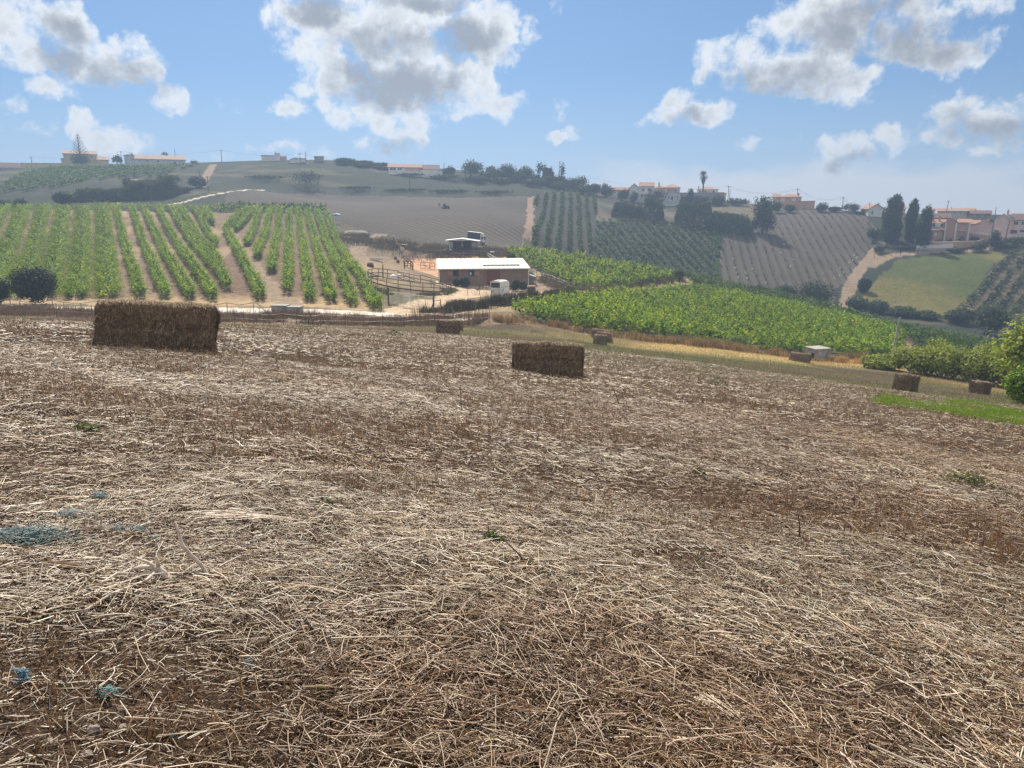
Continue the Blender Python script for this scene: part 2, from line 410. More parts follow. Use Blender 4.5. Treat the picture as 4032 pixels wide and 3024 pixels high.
PL['plough_right'] = poly([(2852,905),(2940,900),(3040,826),(3200,828),(3390,845),(3440,905),(3420,1000),(3300,1140),(3290,0,205),(2935,0,206),(2830,0,206),(2835,1000)])
PL['meadow'] = poly([(3548,1018),(3449,1104),(3390,1181),(3485,1208),(3548,1230),(3666,1244),(3725,1246),(3806,1181),(3910,1045),(3964,1003),(3870,990),(3700,1004)])
PL['slope_right'] = poly([(3980,1003),(3925,1045),(3820,1181),(3740,1240),(3830,0,190),(4032,0,183),(4500,0,178),(4500,0,235),(4150,960),(4040,975)])
PL['vine_a'] = poly([(2000,1250),(2060,1228),(2180,1207),(2300,1186),(2480,1166),(2700,1144),(2967,1184),(3200,1232),(3500,1302),(3560,1330),(3560,0,92),(3450,0,92),(3300,1400),(3000,1384),(2600,1338),(2300,1300)])
PL['vine_b'] = poly([(1955,985),(2030,1025),(2130,1075),(2230,1120),(2280,1142),(2500,1128),(2690,1106),(2670,1094),(2400,1046),(2185,1014),(1958,984)])
PL['vine_c'] = poly([(2700,0,160),(3004,0,160),(3242,0,154),(3496,0,145),(3955,0,137),(4250,0,130),(4250,0,98),(3650,0,106),(3565,1335),(3500,1307),(3200,1237),(2967,1189),(2740,1152)])
PL['vine_d'] = poly([(-500,790),(0,768),(200,745),(420,705),(640,700),(700,668),(835,652),(700,654),(435,658),(200,664),(80,690),(0,735),(-500,735)])
PL['yard'] = poly([(1440,1234),(1530,1212),(1610,1186),(1700,1176),(1770,1150),(1800,1132),(1715,1120),(1715,1105),(1860,1118),(2080,1142),(2110,1120),(2120,1115),(2185,1160),(2150,1176),(2060,1168),(1950,1160),(1890,1168),(1830,1190),(1770,1216),(1730,1240),(1800,1256),(1640,1256)])
PL['arena'] = poly([(1588,1030),(1650,1016),(1800,1012),(2010,1014),(2060,1035),(1980,1085),(1730,1090),(1660,1072)])
PL['arena_dark'] = poly([(1570,985),(1640,992),(1800,995),(2010,1000),(2010,1014),(1800,1012),(1650,1016),(1590,1030)])
LN = {}
LN['road'] = (pline([(-500,1198),(0,1213),(370,1215),(700,1217),(1000,1223),(1300,1228),(1500,1237),(1700,1250),(1800,1255)]), 1.75)
LN['track_curve'] = (pline([(1500,925),(1450,940),(1415,965),(1408,1000),(1440,1028),(1530,1050),(1620,1080),(1720,1100)]), 1.6)
LN['road_far'] = (pline([(660,806),(700,802),(790,777),(880,760),(960,751),(1040,748)]), .65)
LN['track_red'] = (pline([(838,648),(826,672),(808,700),(800,735)]), 1.5)
LN['track_right'] = (pline([(3285,1216),(3350,1115),(3410,1030),(3450,985),(3465,960)]), 1.7)
LN['track_right2'] = (pline([(3430,1045),(3490,1010),(3590,996),(3700,990),(3870,980)]), 2.0)
LN['track_mid'] = (pline([(2110,1100),(2180,1150),(2230,1160),(2290,1150),(2480,1136),(2690,1113),(2730,0,152)]), 1.5)
LN['vine_track'] = (pline([(900,870),(930,960),(1000,1060),(1080,1160),(1150,1200)]), 1.3)

# ------------------------------------------------------------------ the ground as one sheet, split where the fields meet
fine = np.deg2rad(np.arange(-41, 41.01, .12)); side = np.deg2rad(np.concatenate([np.arange(-180, -41, 4.0), ]))
azs = np.concatenate([side, fine, -side[::-1][:-1]]); azs = np.append(azs, np.pi)
rs = np.geomspace(.5, 735, 900)
AZ, RR = np.meshgrid(azs, rs)
RR = np.where(np.abs(AZ) > R(60), np.minimum(RR, 150+RR*.02), RR)
X, Y = np.sin(AZ)*RR, np.cos(AZ)*RR
Z = H(X, Y)
jx = X+(fbm(X, Y, 3.0, 3, 1)-.5)*1.6; jy = Y+(fbm(X, Y, 3.0, 3, 2)-.5)*2.4
kls = np.zeros(X.shape, int)        # 0 = hillside
NAMES = ['hillside', 'hay_field', 'vineyard_soil', 'ploughed_field', 'bare_strip', 'far_vineyard_soil', 'terraced_field', 'meadow', 'slope_soil', 'yard', 'riding_arena', 'road', 'dirt_track', 'verge']
near = (Y < 175) & (Y > 60) & (X < 60)
kls[near & (Y < 172)] = 13
for key, k in (('vine_left', 2), ('plough_mid', 3), ('strip', 4), ('field_a', 5), ('field_b', 5), ('plough_right', 6), ('meadow', 7), ('slope_right', 8),
               ('vine_a', 2), ('vine_b', 2), ('vine_c', 2), ('vine_d', 5), ('yard', 9), ('arena', 10), ('arena_dark', 10)):
    kls[inpoly(jx, jy, PL[key])] = k
kls[inpoly(X+(fbm(X, Y, 1.2, 2, 4)-.5)*.8, Y+(fbm(X, Y, 1.2, 2, 5)-.5)*1.2, PL['hay'])] = 1
for key, k in (('track_curve', 12), ('track_red', 12), ('track_right', 12), ('track_right2', 12), ('track_mid', 12), ('vine_track', 12), ('road_far', 11), ('road', 11)):
    pts, w = LN[key]; kls[(dline(jx*.5+X*.5, jy*.5+Y*.5, pts) < w) & (kls != 1)] = k
BASE = np.array([(.034,.042,.027),(.060,.044,.034),(.19,.135,.092),(.13,.10,.082),(.26,.18,.14),(.048,.048,.032),(.15,.122,.10),(.135,.125,.034),(.075,.07,.042),
                 (.48,.36,.25),(.50,.30,.18),(.60,.54,.46),(.255,.19,.137),(.20,.155,.10)])
COLV = BASE[kls].copy()
def blend(mask, c, f): COLV[mask] = COLV[mask]*(1-f[mask][:, None])+np.array(c)*f[mask][:, None]
a1 = fbm(X, Y, 9, 4, 7); a2 = fbm(X, Y, 30, 4, 9); a3 = fbm(X, Y*.35, 14, 4, 12)
hayd = dline(X, Y, [p for p in PL['hay'][:16]])
m = kls == 1
blend(m, (.105,.115,.035), sst(fbm(X, Y*.6, 6, 4, 21), .50, .66)*sst(Y, 14, 40)*.75)
blend(m, (.16,.16,.055), sst(hayd, 16, 5)*sst(Y, 30, 55)*sst(a1, .3, .6)*.8)
blend(m, (.42,.30,.13), sst(hayd, 9, 2)*sst(X, -4, 14)*(.35+.65*sst(a1, .35, .6)))
blend(m, (.11,.06,.032), sst(a3, .5, .7)*sst(Y, 40, 12)*.5)
m = kls == 0
blend(m, (.13,.11,.06), sst(fbm(X*.25, Y, 7, 3, 31), .56, .68)*.6)
blend(m, (.026,.034,.02), sst(a2, .42, .6)*.85)
blend(m & (X > 20) & (X < 125) & (Y > 262), (.16,.13,.09), sst(a2, .25, .5)*.85)
m = kls == 13
blend(m, (.30,.22,.13), sst(a1, .5, .68)*.9); blend(m, (.10,.095,.05), sst(fbm(X, Y, 5, 3, 40), .55, .7)*.8)
blend(m & (Y > 118), (.13,.10,.07), sst(Y, 135, 165)*.7)
blend(m & (X > 9) & (Y > 128), (.05,.058,.028), np.full(X.shape, .92))
blend(m & (dline(X, Y, LN['road'][0]) < 12) & (Y < 83), (.16,.105,.07), np.full(X.shape, .7))
m = kls == 2
blend(m, (.34,.25,.165), sst(a1, .45, .68)*.8*(X < 10)); blend(m & (X > 0), (.06,.055,.03), np.full(X.shape, .75))
blend(m & (X < -2) & (dline(X, Y, [G(1140, 88)[:2], G(1300, 200)[:2]]) < 14), (.15,.10,.072), np.full(X.shape, .75))
blend(m & (Y < 98) & (X < 0), (.40,.29,.17), sst(Y, 98, 91)*.8)
m = kls == 7
blend(m, (.15,.12,.05), sst(fbm(X, Y, 4, 4, 71), .45, .66)*.8); blend(m, (.06,.085,.026), sst(a2, .5, .64)*.8)
m = kls == 10
blend(m & inpoly(X, Y, PL['arena_dark']), (.13,.085,.062), np.full(X.shape, .92))
m = (kls == 9) | (kls == 12)
blend(m, (.24,.19,.115), sst(a1, .55, .7)*.6)
m = kls == 8
blend(m, (.15,.12,.085), sst(a1, .4, .6)*.8)
COLV *= (.86+.28*fbm(X, Y, 2.5, 3, 50))[..., None]
# relief of the near ground
nf = sst(RR, 60, 8)*(kls == 1)
Z = Z + nf*((fbm(X, Y, .9, 4, 60)-.5)*.11+(fbm(X, Y, .16, 3, 63)-.5)*.05) + (kls == 11)*.03
def ground_z(x, y):
    """ground height with the small relief of the hay field"""
    z = H(x, y); f = sst(np.hypot(x, y), 60, 8)
    return z+f*((fbm(x, y, .9, 4, 60)-.5)*.11+(fbm(x, y, .16, 3, 63)-.5)*.05)
nr, nc = X.shape
I = np.arange(nr*nc).reshape(nr, nc)
Q = np.stack([I[:-1, :-1], I[:-1, 1:], I[1:, 1:], I[1:, :-1]], -1).reshape(-1, 4)
kf = kls[:-1, :-1].ravel()
V_all = np.stack([X, Y, Z], -1).reshape(-1, 3); C_all = COLV.reshape(-1, 3)
def wdir(p, q):
    a, b = at(*p), at(*q); return math.atan2(b[1]-a[1], b[0]-a[0])
MAT['plough'] = furrow_mat('ploughed_earth', wdir((1578,857), (1895,961)), 1.9, .16, (.100,.086,.070), (.078,.066,.055), (.052,.044,.036))
MAT['terrace'] = furrow_mat('young_vineyard_earth', wdir((2874,986), (2913,1127)), 2.6, .15, (.100,.087,.072), (.075,.064,.053), (.060,.051,.041))
for k, nm in enumerate(NAMES):
    f = Q[kf == k]
    if not len(f): continue
    used, inv = np.unique(f, return_inverse=True)
    me = mesh_np(nm, V_all[used], inv.reshape(-1, 4), C_all[used], True)
    mat = {1: MAT['hay_soil'], 3: MAT['plough'], 6: MAT['terrace']}.get(k, MAT['soil'])
    tag(link(nm, me, mat), kind='structure')
# centre of the disc below the camera
q = [V_all[i] for i in I[0, ::20]]
me = bpy.data.meshes.new('ground'); me.from_pydata([tuple(map(float, p)) for p in q], [], [tuple(range(len(q)))][:1]); link('ground', me, MAT['hay_soil'])['kind'] = 'structure'
del V_all, C_all, Q, kf, COLV

# ------------------------------------------------------------------ straw, stubble and grass of the hay field
def wedge(n, r0, r1, half=39):
    r = np.sqrt(rng.uniform(r0*r0, r1*r1, n)); a = np.deg2rad(rng.uniform(-half, half, n))
    return np.sin(a)*r, np.cos(a)*r
def stalks(x, y, z, L, w, ang, pitch, curv, seg, col, flat=False):
    """three-sided bent stalks; one colour per stalk"""
    n = len(x); k = seg+1
    t = np.linspace(-.5, .5, k)[None, :]
    th = ang[:, None]+curv[:, None]*t
    dt = L[:, None]/seg
    dx = np.cumsum(np.cos(th)*dt, 1); dx -= dx.mean(1, keepdims=True)
    dy = np.cumsum(np.sin(th)*dt, 1); dy -= dy.mean(1, keepdims=True)
    cz = z[:, None]-.12*dx-.13*dy+np.sin(pitch)[:, None]*t*L[:, None]+(0.25-t*t)*L[:, None]*.10
    px, py = x[:, None]+dx, y[:, None]+dy
    nx, ny = -np.sin(th), np.cos(th)
    V = np.empty((n, k, 3, 3), np.float32); hw = w[:, None]*.5
    for j, (c, s_) in enumerate(((0, .9), (-1, -.5), (1, -.5))):
        V[:, :, j, 0] = px+nx*hw*c; V[:, :, j, 1] = py+ny*hw*c; V[:, :, j, 2] = cz+hw*s_
    b = (np.arange(n)*k*3)[:, None, None]+(np.arange(seg)*3)[None, :, None]
    F = []
    for j in range(3):
        j2 = (j+1) % 3
        F.append(np.stack([b+j, b+j2, b+3+j2, b+3+j], -1))
    F = np.concatenate(F, 2).reshape(-1, 4)
    C = np.repeat(col, k*3, 0)
    return V.reshape(-1, 3), F, C
def blades(x, y, z, hgt, w, lean, la, col):
    """upright pointed blades: one narrow bent leaf of two quads each"""
    n = len(x); a = rng.uniform(0, 2*np.pi, n)
    ux, uy = np.cos(a)*w*.5, np.sin(a)*w*.5
    V = np.empty((n, 6, 3), np.float32)
    for i, (f, wd) in enumerate(((0, 1), (.55, .8), (1, .12))):
        ox = x+np.cos(la)*lean*f*f*hgt; oy = y+np.sin(la)*lean*f*f*hgt; oz = z+hgt*f*(1-.25*lean*f)
        V[:, 2*i] = np.stack([ox-ux*wd, oy-uy*wd, oz], 1); V[:, 2*i+1] = np.stack([ox+ux*wd, oy+uy*wd, oz], 1)
    b = np.arange(n)[:, None]*6
    F = np.concatenate([b+np.array([[0, 1, 3, 2]]), b+np.array([[2, 3, 5, 4]])], 0)
    return V.reshape(-1, 3), F, np.repeat(col, 6, 0)
def pick(n, pal, wts, var=.25):
    pal = np.array(pal); i = rng.choice(len(pal), n, p=np.array(wts)/np.sum(wts))
    return np.clip(pal[i]*rng.uniform(1-var, 1+var, (n, 1))*rng.uniform(.94, 1.06, (n, 3)), 0, .9)
def join(parts):
    V, F, C = [], [], []; o = 0
    for v, f, c in parts: V.append(v); F.append(f+o); C.append(c); o += len(v)
    return np.concatenate(V), np.concatenate(F), np.concatenate(C)
PALE, WHITE, TAN, RUST, DARK = (.52,.40,.26), (.72,.63,.52), (.27,.185,.115), (.18,.10,.052), (.055,.038,.029)
def band(x, y):
    """alternate swaths of lying straw (1) and standing stubble (0) left by the mower"""
    return .5+.5*np.sin(2*np.pi*(y*.98-x*.17)/3.9+3.2*fbm(x, y, 7, 2, 93))
def heap(x, y): return fbm(x*.8+y*.1, y*1.25, 1.3, 4, 70)+.09*(band(x, y)-.5)
def tone(x, y, col):
    """rusty and bleached stretches of the field"""
    a = sst(fbm(x*.7, y, 2.6, 3, 77)-.16*(band(x, y)-.5), .46, .64)[:, None]; b = sst(fbm(x, y, 1.7, 3, 84), .5, .7)[:, None]
    return np.clip(col*(1-a*.5)+np.array([[.15,.098,.06]])*a*.5*(.5+col/.35), 0, .8)*(1+.2*b)
def litter(n, r0, r1, lmin, lmax, w0, w1, seg, pal, wts, lift, dens=.39, pitch=.14, bend=1.25, mess=1.0):
    x, y = wedge(n, r0, r1)
    hp = heap(x, y); bare = sst(np.hypot((x+1.55)*.8, y-2.45), 1.0, .35)   # the bare earth low at the left
    k = (rng.random(n) < sst(hp, dens-.2, dens+.14)*.85+.15) & (rng.random(n) > bare*.75) & inpoly(x, y, PL['hay'])
    x, y, hp = x[k], y[k], hp[k]; n = len(x)
    flow = (fbm(x, y, 1.6, 3, 80)-.5)*5
    ang = flow+rng.normal(0, mess, n)
    L = rng.uniform(0, 1, n)**1.8*(lmax-lmin)+lmin
    return stalks(x, y, ground_z(x, y)+rng.uniform(.0, 1, n)**1.5*lift*(.4+1.2*sst(hp, .4, .7))+.004, L, rng.uniform(w0, w1, n), ang,
                  rng.normal(0, pitch, n), rng.normal(0, bend, n), seg, tone(x, y, pick(n, pal, wts)))
P5 = [PALE, WHITE, TAN, RUST, DARK]
near_ = join([litter(330000, 1.6, 7, .012, .075, .002, .0055, 1, P5, (1.3,.6,4,4,5), .025, .36, .35),
              litter(11000, 1.6, 7, .04, .20, .0024, .0056, 4, P5, (4,4.5,2.5,1.2,.4), .05, bend=1.6),
              litter(44000, 1.6, 7, .03, .24, .0018, .0056, 2, P5, (4,3.4,4,2,.6), .045, bend=.35, pitch=.2),
              litter(450, 1.6, 9, .25, .6, .004, .008, 5, P5, (4,3,3,1,.2), .05, bend=.7)])
far_ = join([litter(200000, 7, 17, .03, .12, .0035, .008, 1, P5, (1.4,.7,4.4,4,4), .03, .36, .3),
             litter(14000, 7, 17, .06, .25, .0045, .0085, 3, P5, (4,4.5,2.5,1.3,.5), .055, bend=1.3),
             litter(40000, 7, 17, .05, .30, .004, .008, 1, P5, (4,4,4,1.8,.6), .05, pitch=.2),
             litter(150000, 17, 46, .08, .30, .008, .016, 1, P5, (3.2,1.7,5,2.4,2), .05, .36, .2)])
V, F, C = join([near_, far_])
tag(link('straw_litter', mesh_np('straw_litter', V, F, C), MAT['straw']), kind='stuff'); del V, F, C, near_, far_
# stubble standing in broken rows
def stubble(n, r0, r1, h0, h1, w, dens):
    x, y = wedge(n, r0, r1)
    k = (fbm(x*.5, y*1.4, 1.7, 4, 90)-.22*(band(x, y)-.4) > dens) & inpoly(x, y, PL['hay']); x, y = x[k], y[k]; n = len(x)
    q = 3; x = np.repeat(x, q)+rng.normal(0, .022, n*q); y = np.repeat(y, q)+rng.normal(0, .022, n*q); n *= q
    hh = rng.uniform(h0, h1, n)
    return blades(x, y, ground_z(x, y), hh, np.full(n, w)*rng.uniform(.7, 1.3, n), rng.uniform(0, .9, n), rng.uniform(0, 6.28, n),
                  pick(n, [RUST, TAN, PALE, (.30,.17,.07)], (3,3,1,3)))
V, F, C = join([stubble(3200, 2, 7, .04, .15, .006, .55), stubble(16000, 7, 18, .05, .17, .008, .50), stubble(30000, 18, 42, .06, .17, .013, .46)])
tag(link('stubble', mesh_np('stubble', V, F, C), MAT['straw']), kind='stuff')
# low grass farther out, partly green, golden along the lower edge
x, y = wedge(230000, 20, 96, 37); k = inpoly(x, y, PL['hay']) & (rng.random(len(x)) < sst(y, 16, 40)); x, y = x[k], y[k]; n = len(x)
e = dline(x, y, PL['hay'][:16]); g = sst(fbm(x, y*.6, 6, 4, 21), .47, .62)
gold = sst(e, 9, 2)*sst(x, -4, 14); grn = g*.5+.2*sst(e, 16, 6)
u = rng.random(n)[:, None]
col = np.where(u < gold[:, None]*.9, np.array([[.52,.37,.17]]), np.where(u < (gold+grn)[:, None], np.array([[.12,.145,.04]]), np.array([[.33,.25,.15]])))
col = col*rng.uniform(.7, 1.3, (n, 1))
V, F, C = blades(x, y, H(x, y)-.01, rng.uniform(.05, .16, n)*(1+.6*gold), rng.uniform(.012, .03, n), rng.uniform(0, 1, n), rng.uniform(0, 6.28, n), col)
tag(link('field_grass', mesh_np('field_grass', V, F, C), MAT['dry']), kind='stuff')
# fresh green patch at the right
gp = poly([(3430,1572),(3500,1560),(3620,1585),(3800,1578),(3950,1608),(4100,1640),(4100,1690),(3900,1660),(3700,1628),(3550,1606),(3440,1592)])
gx, gy = [p[0] for p in gp], [p[1] for p in gp]
x = rng.uniform(min(gx), max(gx), 90000); y = rng.uniform(min(gy), max(gy), 90000)
k = inpoly(x+(fbm(x, y, .8, 3, 5)-.5)*.9, y+(fbm(x, y, .8, 3, 6)-.5)*1.6, gp) & (rng.random(90000) < sst(fbm(x, y, 1.5, 3, 8), .25, .55)); x, y = x[k], y[k]; n = len(x)
V, F, C = blades(x, y, ground_z(x, y)-.01, rng.uniform(.06, .2, n), rng.uniform(.008, .016, n), rng.uniform(.1, .9, n), rng.uniform(0, 6.28, n),
                 pick(n, [(.13,.24,.02), (.17,.28,.03), (.09,.17,.02), (.25,.26,.07)], (4,3,2,1)))
tag(link('fresh_grass', mesh_np('fresh_grass', V, F, C), MAT['leaf']), kind='stuff')
# tall dry weeds on the banks
def weeds(name, line, width, n, h0, h1, w, pal, wts, mat='dry', lean=.5):
    L = [np.array(p[:2]) for p in line]; seg = np.array([np.hypot(*(b-a)) for a, b in zip(L[:-1], L[1:])]); cs = np.concatenate([[0], np.cumsum(seg)])
    t = rng.uniform(0, cs[-1], n); i = np.clip(np.searchsorted(cs, t)-1, 0, len(seg)-1); f = (t-cs[i])/seg[i]
    A = np.array(L)[i]; B = np.array(L)[i+1]; p = A+(B-A)*f[:, None]; nrm = (B-A)/np.maximum(seg[i], .01)[:, None]
    o = rng.normal(0, .4, n)*width; x = p[:, 0]-nrm[:, 1]*o; y = p[:, 1]+nrm[:, 0]*o
    cl = fbm(x, y, 1.6, 3, 33); k = rng.random(n) < sst(cl, .3, .55); x, y, cl = x[k], y[k], cl[k]; n = len(x)
    hh = rng.uniform(h0, h1, n)*(.55+.9*sst(cl, .35, .7))
    V, F, C = blades(x, y, H(x, y)-.03, hh, rng.uniform(.6, 1.4, n)*w, rng.uniform(0, lean, n), rng.uniform(0, 6.28, n), pick(n, pal, wts))
    return tag(link(name, mesh_np(name, V, F, C), MAT[mat]), kind='stuff')
BR = [(.20,.125,.08), (.28,.19,.12), (.14,.09,.055), (.10,.10,.045)]
weeds('roadside_weeds', pline([(-300,1226),(0,1233),(400,1242),(900,1256),(1300,1266),(1600,1270),(1900,1268)]), 4.2, 60000, .25, .75, .035, BR, (4,2,3,1))
weeds('vineyard_edge_grass', pline([(1960,1268),(2060,1262),(2300,1306),(2600,1345),(3000,1392),(3300,1415),(3480,1424)]), 1.5, 26000, .25, .75, .035, [(.42,.28,.13),(.33,.22,.11),(.20,.13,.07),(.11,.12,.045)], (4,3,2,1))
weeds('golden_grass', pline([(3290,1428),(3400,1430),(3480,1432)]), 1.2, 9000, .4, .8, .03, [(.58,.37,.16),(.50,.32,.13)], (1,1))
weeds('bank_weeds', pline([(1700,1235),(1800,1222),(1900,1212),(2000,1196),(2120,1182),(2230,1172)]), 2.6, 36000, .35, 1.1, .05, [(.075,.065,.04),(.11,.085,.05),(.05,.055,.03),(.17,.12,.07)], (4,3,3,1))
weeds('track_weeds', pline([(2085,1085),(2130,1098),(2180,1120),(2280,1150),(2480,1130),(2690,1108)]), 2.0, 22000, .25, .7, .05, [(.16,.12,.07),(.24,.18,.10),(.09,.085,.045)], (3,3,2))
weeds('pen_weeds', pline([(1470,1130),(1540,1160),(1640,1166),(1740,1160),(1790,1140)]), .9, 7000, .1, .4, .05, [(.10,.12,.05),(.17,.15,.07),(.24,.18,.10)], (2,2,1))
weeds('pasture_weeds', pline([(1330,930),(1500,960),(1700,985),(1900,995),(2020,1000)]), 9, 30000, .25, .7, .06, [(.13,.105,.075),(.20,.155,.10),(.08,.075,.045)], (4,3,2))

# ------------------------------------------------------------------ leaves, vines, trees
def leaves(c, size, nrm, col, asp=.75):
    """one kite-shaped leaf per centre, facing about nrm"""
    n = len(c); nn = nrm/np.maximum(np.linalg.norm(nrm, axis=1, keepdims=True), 1e-6)
    r = rng.normal(0, 1, (n, 3)); a = np.cross(nn, r); a /= np.maximum(np.linalg.norm(a, axis=1, keepdims=True), 1e-6); b = np.cross(nn, a)
    s = np.asarray(size).reshape(-1, 1)*.5*rng.uniform(.7, 1.3, (n, 1))
    V = np.empty((n, 4, 3), np.float32)
    V[:, 0] = c+a*s; V[:, 1] = c+b*s*asp+a*s*.15+nn*s*.22; V[:, 2] = c-a*s; V[:, 3] = c-b*s*asp+a*s*.15+nn*s*.22
    F = np.arange(n*4).reshape(n, 4)
    return V.reshape(-1, 3), F, np.repeat(col, 4, 0)
ORD = ['', 'first', 'second', 'third', 'fourth', 'fifth', 'sixth', 'seventh', 'eighth', 'ninth', 'tenth', 'eleventh', 'twelfth', 'thirteenth', 'fourteenth', 'fifteenth',
       'sixteenth', 'seventeenth', 'eighteenth', 'nineteenth', 'twentieth'] + ['twenty-'+w for w in ('first','second','third','fourth','fifth','sixth','seventh','eighth','ninth')] + ['thirtieth'] + ['thirty-'+w for w in ('first','second','third','fourth','fifth','sixth','seventh','eighth','ninth')] + ['fortieth']
BRIGHT = ([(.205,.31,.032), (.12,.22,.028), (.045,.10,.02), (.31,.36,.045)], (4,4,3.6,1.5))
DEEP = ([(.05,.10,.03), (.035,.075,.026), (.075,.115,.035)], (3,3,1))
def vine_row(p0, p1, hgt, wid, per_m, size, pal, label, group, mat='leaf', base=.25, gap=.08, spikes=.12, even=False):
    """a trellis row: woody stems and a wire, shoots springing from it, leaves along every shoot"""
    p0, p1 = np.array(p0[:2]), np.array(p1[:2]); L = np.hypot(*(p1-p0)); k = 6; n = max(int(L*per_m/k), 6); u = (p1-p0)/L; nv = np.array([-u[1], u[0]]); ph = rng.uniform(0, 99)
    t = rng.uniform(0, 1, n); hl = .5+(fbm(t*L, np.full(n, ph), 1.9, 3, 3)-.5)*(.25 if even else 1)
    q = rng.random(n) > gap*sst(hl, .5, .25)*6; t, hl = t[q], hl[q]; n = len(t)
    z0 = base+rng.random(n)**.8*(hgt*.62-base); sd = rng.choice([-1, 1], n); dro = rng.random(n) < .35
    o0 = sd*rng.random(n)*wid*.22; o1 = o0+sd*rng.uniform(.05, .55, n)*wid*(.55+.9*hl)
    dz = np.where(dro, rng.uniform(-.45, .1, n), rng.uniform(.25, .75, n)+(rng.random(n) < spikes)*rng.uniform(.1, .5, n))*hgt*.55*(.6+.8*hl)
    dt_ = rng.normal(0, .22, n)/L; w0 = (fbm(t*L, np.zeros(n), 5, 2, int(p0[0]) & 63)-.5)*.5
    f = np.linspace(.12, 1, k)[None, :]; F_ = np.broadcast_to(f, (n, k))
    tt = t[:, None]+dt_[:, None]*f; oo = o0[:, None]+(o1-o0)[:, None]*f+w0[:, None]; zz = np.maximum(z0[:, None]+dz[:, None]*(f*1.35-.35*f*f), .06)
    x = p0[0]+u[0]*tt*L+nv[0]*oo+rng.normal(0, .05, (n, k)); y = p0[1]+u[1]*tt*L+nv[1]*oo+rng.normal(0, .05, (n, k))
    c = np.stack([x, y, H(x, y)+zz+rng.normal(0, .04, (n, k))], -1).reshape(-1, 3); m = len(c)
    nr = np.stack([nv[0]*oo*.8, nv[1]*oo*.8, .5+.4*F_], -1).reshape(-1, 3)+rng.normal(0, .30, (m, 3))
    pc = np.repeat(pick(n, *pal, var=.22), k, 0)*rng.uniform(.75, 1.25, (m, 1))*(1+.35*F_.reshape(-1, 1)*np.array([[1.1, .75, .3]]))   # leaves lighter and yellower towards the shoot tips
    V, F, C = leaves(c, (size*(1.12-.35*F_)).reshape(-1), nr, pc)
    ns = max(int(L/9), 2); ts = np.linspace(0, 1, ns+1); sx, sy = p0[0]+u[0]*ts*L, p0[1]+u[1]*ts*L; sz = H(sx, sy)+max(base, hgt*.4); w_ = .035
    SV = np.stack([np.stack([sx+nv[0]*a, sy+nv[1]*a, sz+b], 1) for a, b in ((-w_, 0), (w_, 0), (0, w_))], 1).reshape(-1, 3); b_ = np.arange(ns)[:, None]*3
    SF = np.concatenate([b_+np.array([[i, (i+1) % 3, (i+1) % 3+3, i+3]]) for i in range(3)])
    V, F, C = join([(V, F, C), (SV, SF, np.tile(np.array([[.07,.05,.035]]), (len(SV), 1)))])
    o = link('vine_row', mesh_np('vine_row', V, F, C), MAT[mat]); o['label'] = label; o['category'] = 'vine row'; o['group'] = group
    return o
# left vineyard: the spread-out block, the middle block, the fan of rows by the fence
gL = 'vine rows of the left vineyard'
for i in range(7):
    a, b = at(425-122*i, 1180), at(403-76*i, 824)
    vine_row(a, b, 1.75, 3.1, 260, .30, BRIGHT, f'sprawling wide vine row, {ORD[i+1]} to the left of the straight pale soil lane', gL, gap=.12, spikes=.22)
MIDB = [(560,1178),(655,1180),(755,1184),(850,1188),(909,1146),(866,1050),(853,975),(838,890),(812,862)]
MIDT = [(457,829),(520,829),(565,829),(620,829),(669,829),(710,829),(764,832),(803,834),(808,838)]
for i, (b, t) in enumerate(zip(MIDB, MIDT)):
    vine_row(at(*b), at(*t), 1.9, 1.3, 210, .25, BRIGHT, f'narrow leaning vine row, {ORD[i+1]} to the right of the straight pale soil lane', gL)
vine_row(at(1030,1186), at(892,915), 1.9, 1.3, 210, .25, BRIGHT, 'vine row running along the diagonal earth track, left edge', gL)
FB = [(888,906),(930,916),(972,972),(1012,1026),(1070,1080),(1136,1160),(1222,1192),(1305,1196),(1393,1210),(1486,1228)]
FT = [(972,834),(1000,836),(1024,836),(1063,837),(1102,838),(1140,839),(1177,840),(1213,843),(1250,846),(1284,850)]
for i, (b, t) in enumerate(zip(FB, FT)):
    vine_row(at(*b), at(*t), 1.9, 1.3, 220, .25, BRIGHT, 'vine row beside the wire fence of the farmyard' if i == 9 else f'vine row, {ORD[10-i]} counted from the farmyard wire fence', gL)
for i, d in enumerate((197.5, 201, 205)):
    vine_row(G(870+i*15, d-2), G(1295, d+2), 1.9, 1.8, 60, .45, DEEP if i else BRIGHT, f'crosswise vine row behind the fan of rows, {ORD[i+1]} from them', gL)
vine_row(G(400, 200), G(880, 199), 1.8, 1.6, 50, .42, BRIGHT, 'crosswise vine row along the far end of the narrow rows', gL)
def clip_rows(pl, ang, spacing, minlen=4):
    u = np.array([math.cos(ang), math.sin(ang)]); nv = np.array([-u[1], u[0]]); q = np.array([p[:2] for p in pl]); s, e = (q@nv).min(), (q@nv).max()
    t0, t1 = (q@u).min(), (q@u).max(); ts = np.linspace(t0, t1, 600); out = []
    k = s+spacing*.5
    while k < e:
        pts = ts[:, None]*u+k*nv; ins = inpoly(pts[:, 0], pts[:, 1], pl); i = 0
        while i < len(ts):
            if ins[i]:
                j = i
                while j+1 < len(ts) and ins[j+1]: j += 1
                if ts[j]-ts[i] > minlen: out.append((pts[i], pts[j]))
                i = j
            i += 1
        k += spacing
    return out
def block(key, ang, sp, fmt, group, *a, flip=False, **kw):
    rows = clip_rows(PL[key], ang, sp)
    if flip: rows = rows[::-1]
    for i, (p, q) in enumerate(rows): vine_row(p, q, *a[:4], a[4], fmt % ORD[min(i+1, 40)], group, **kw)
    return len(rows)
angA = wdir((2300,1302), (3300,1402))
NR = {}
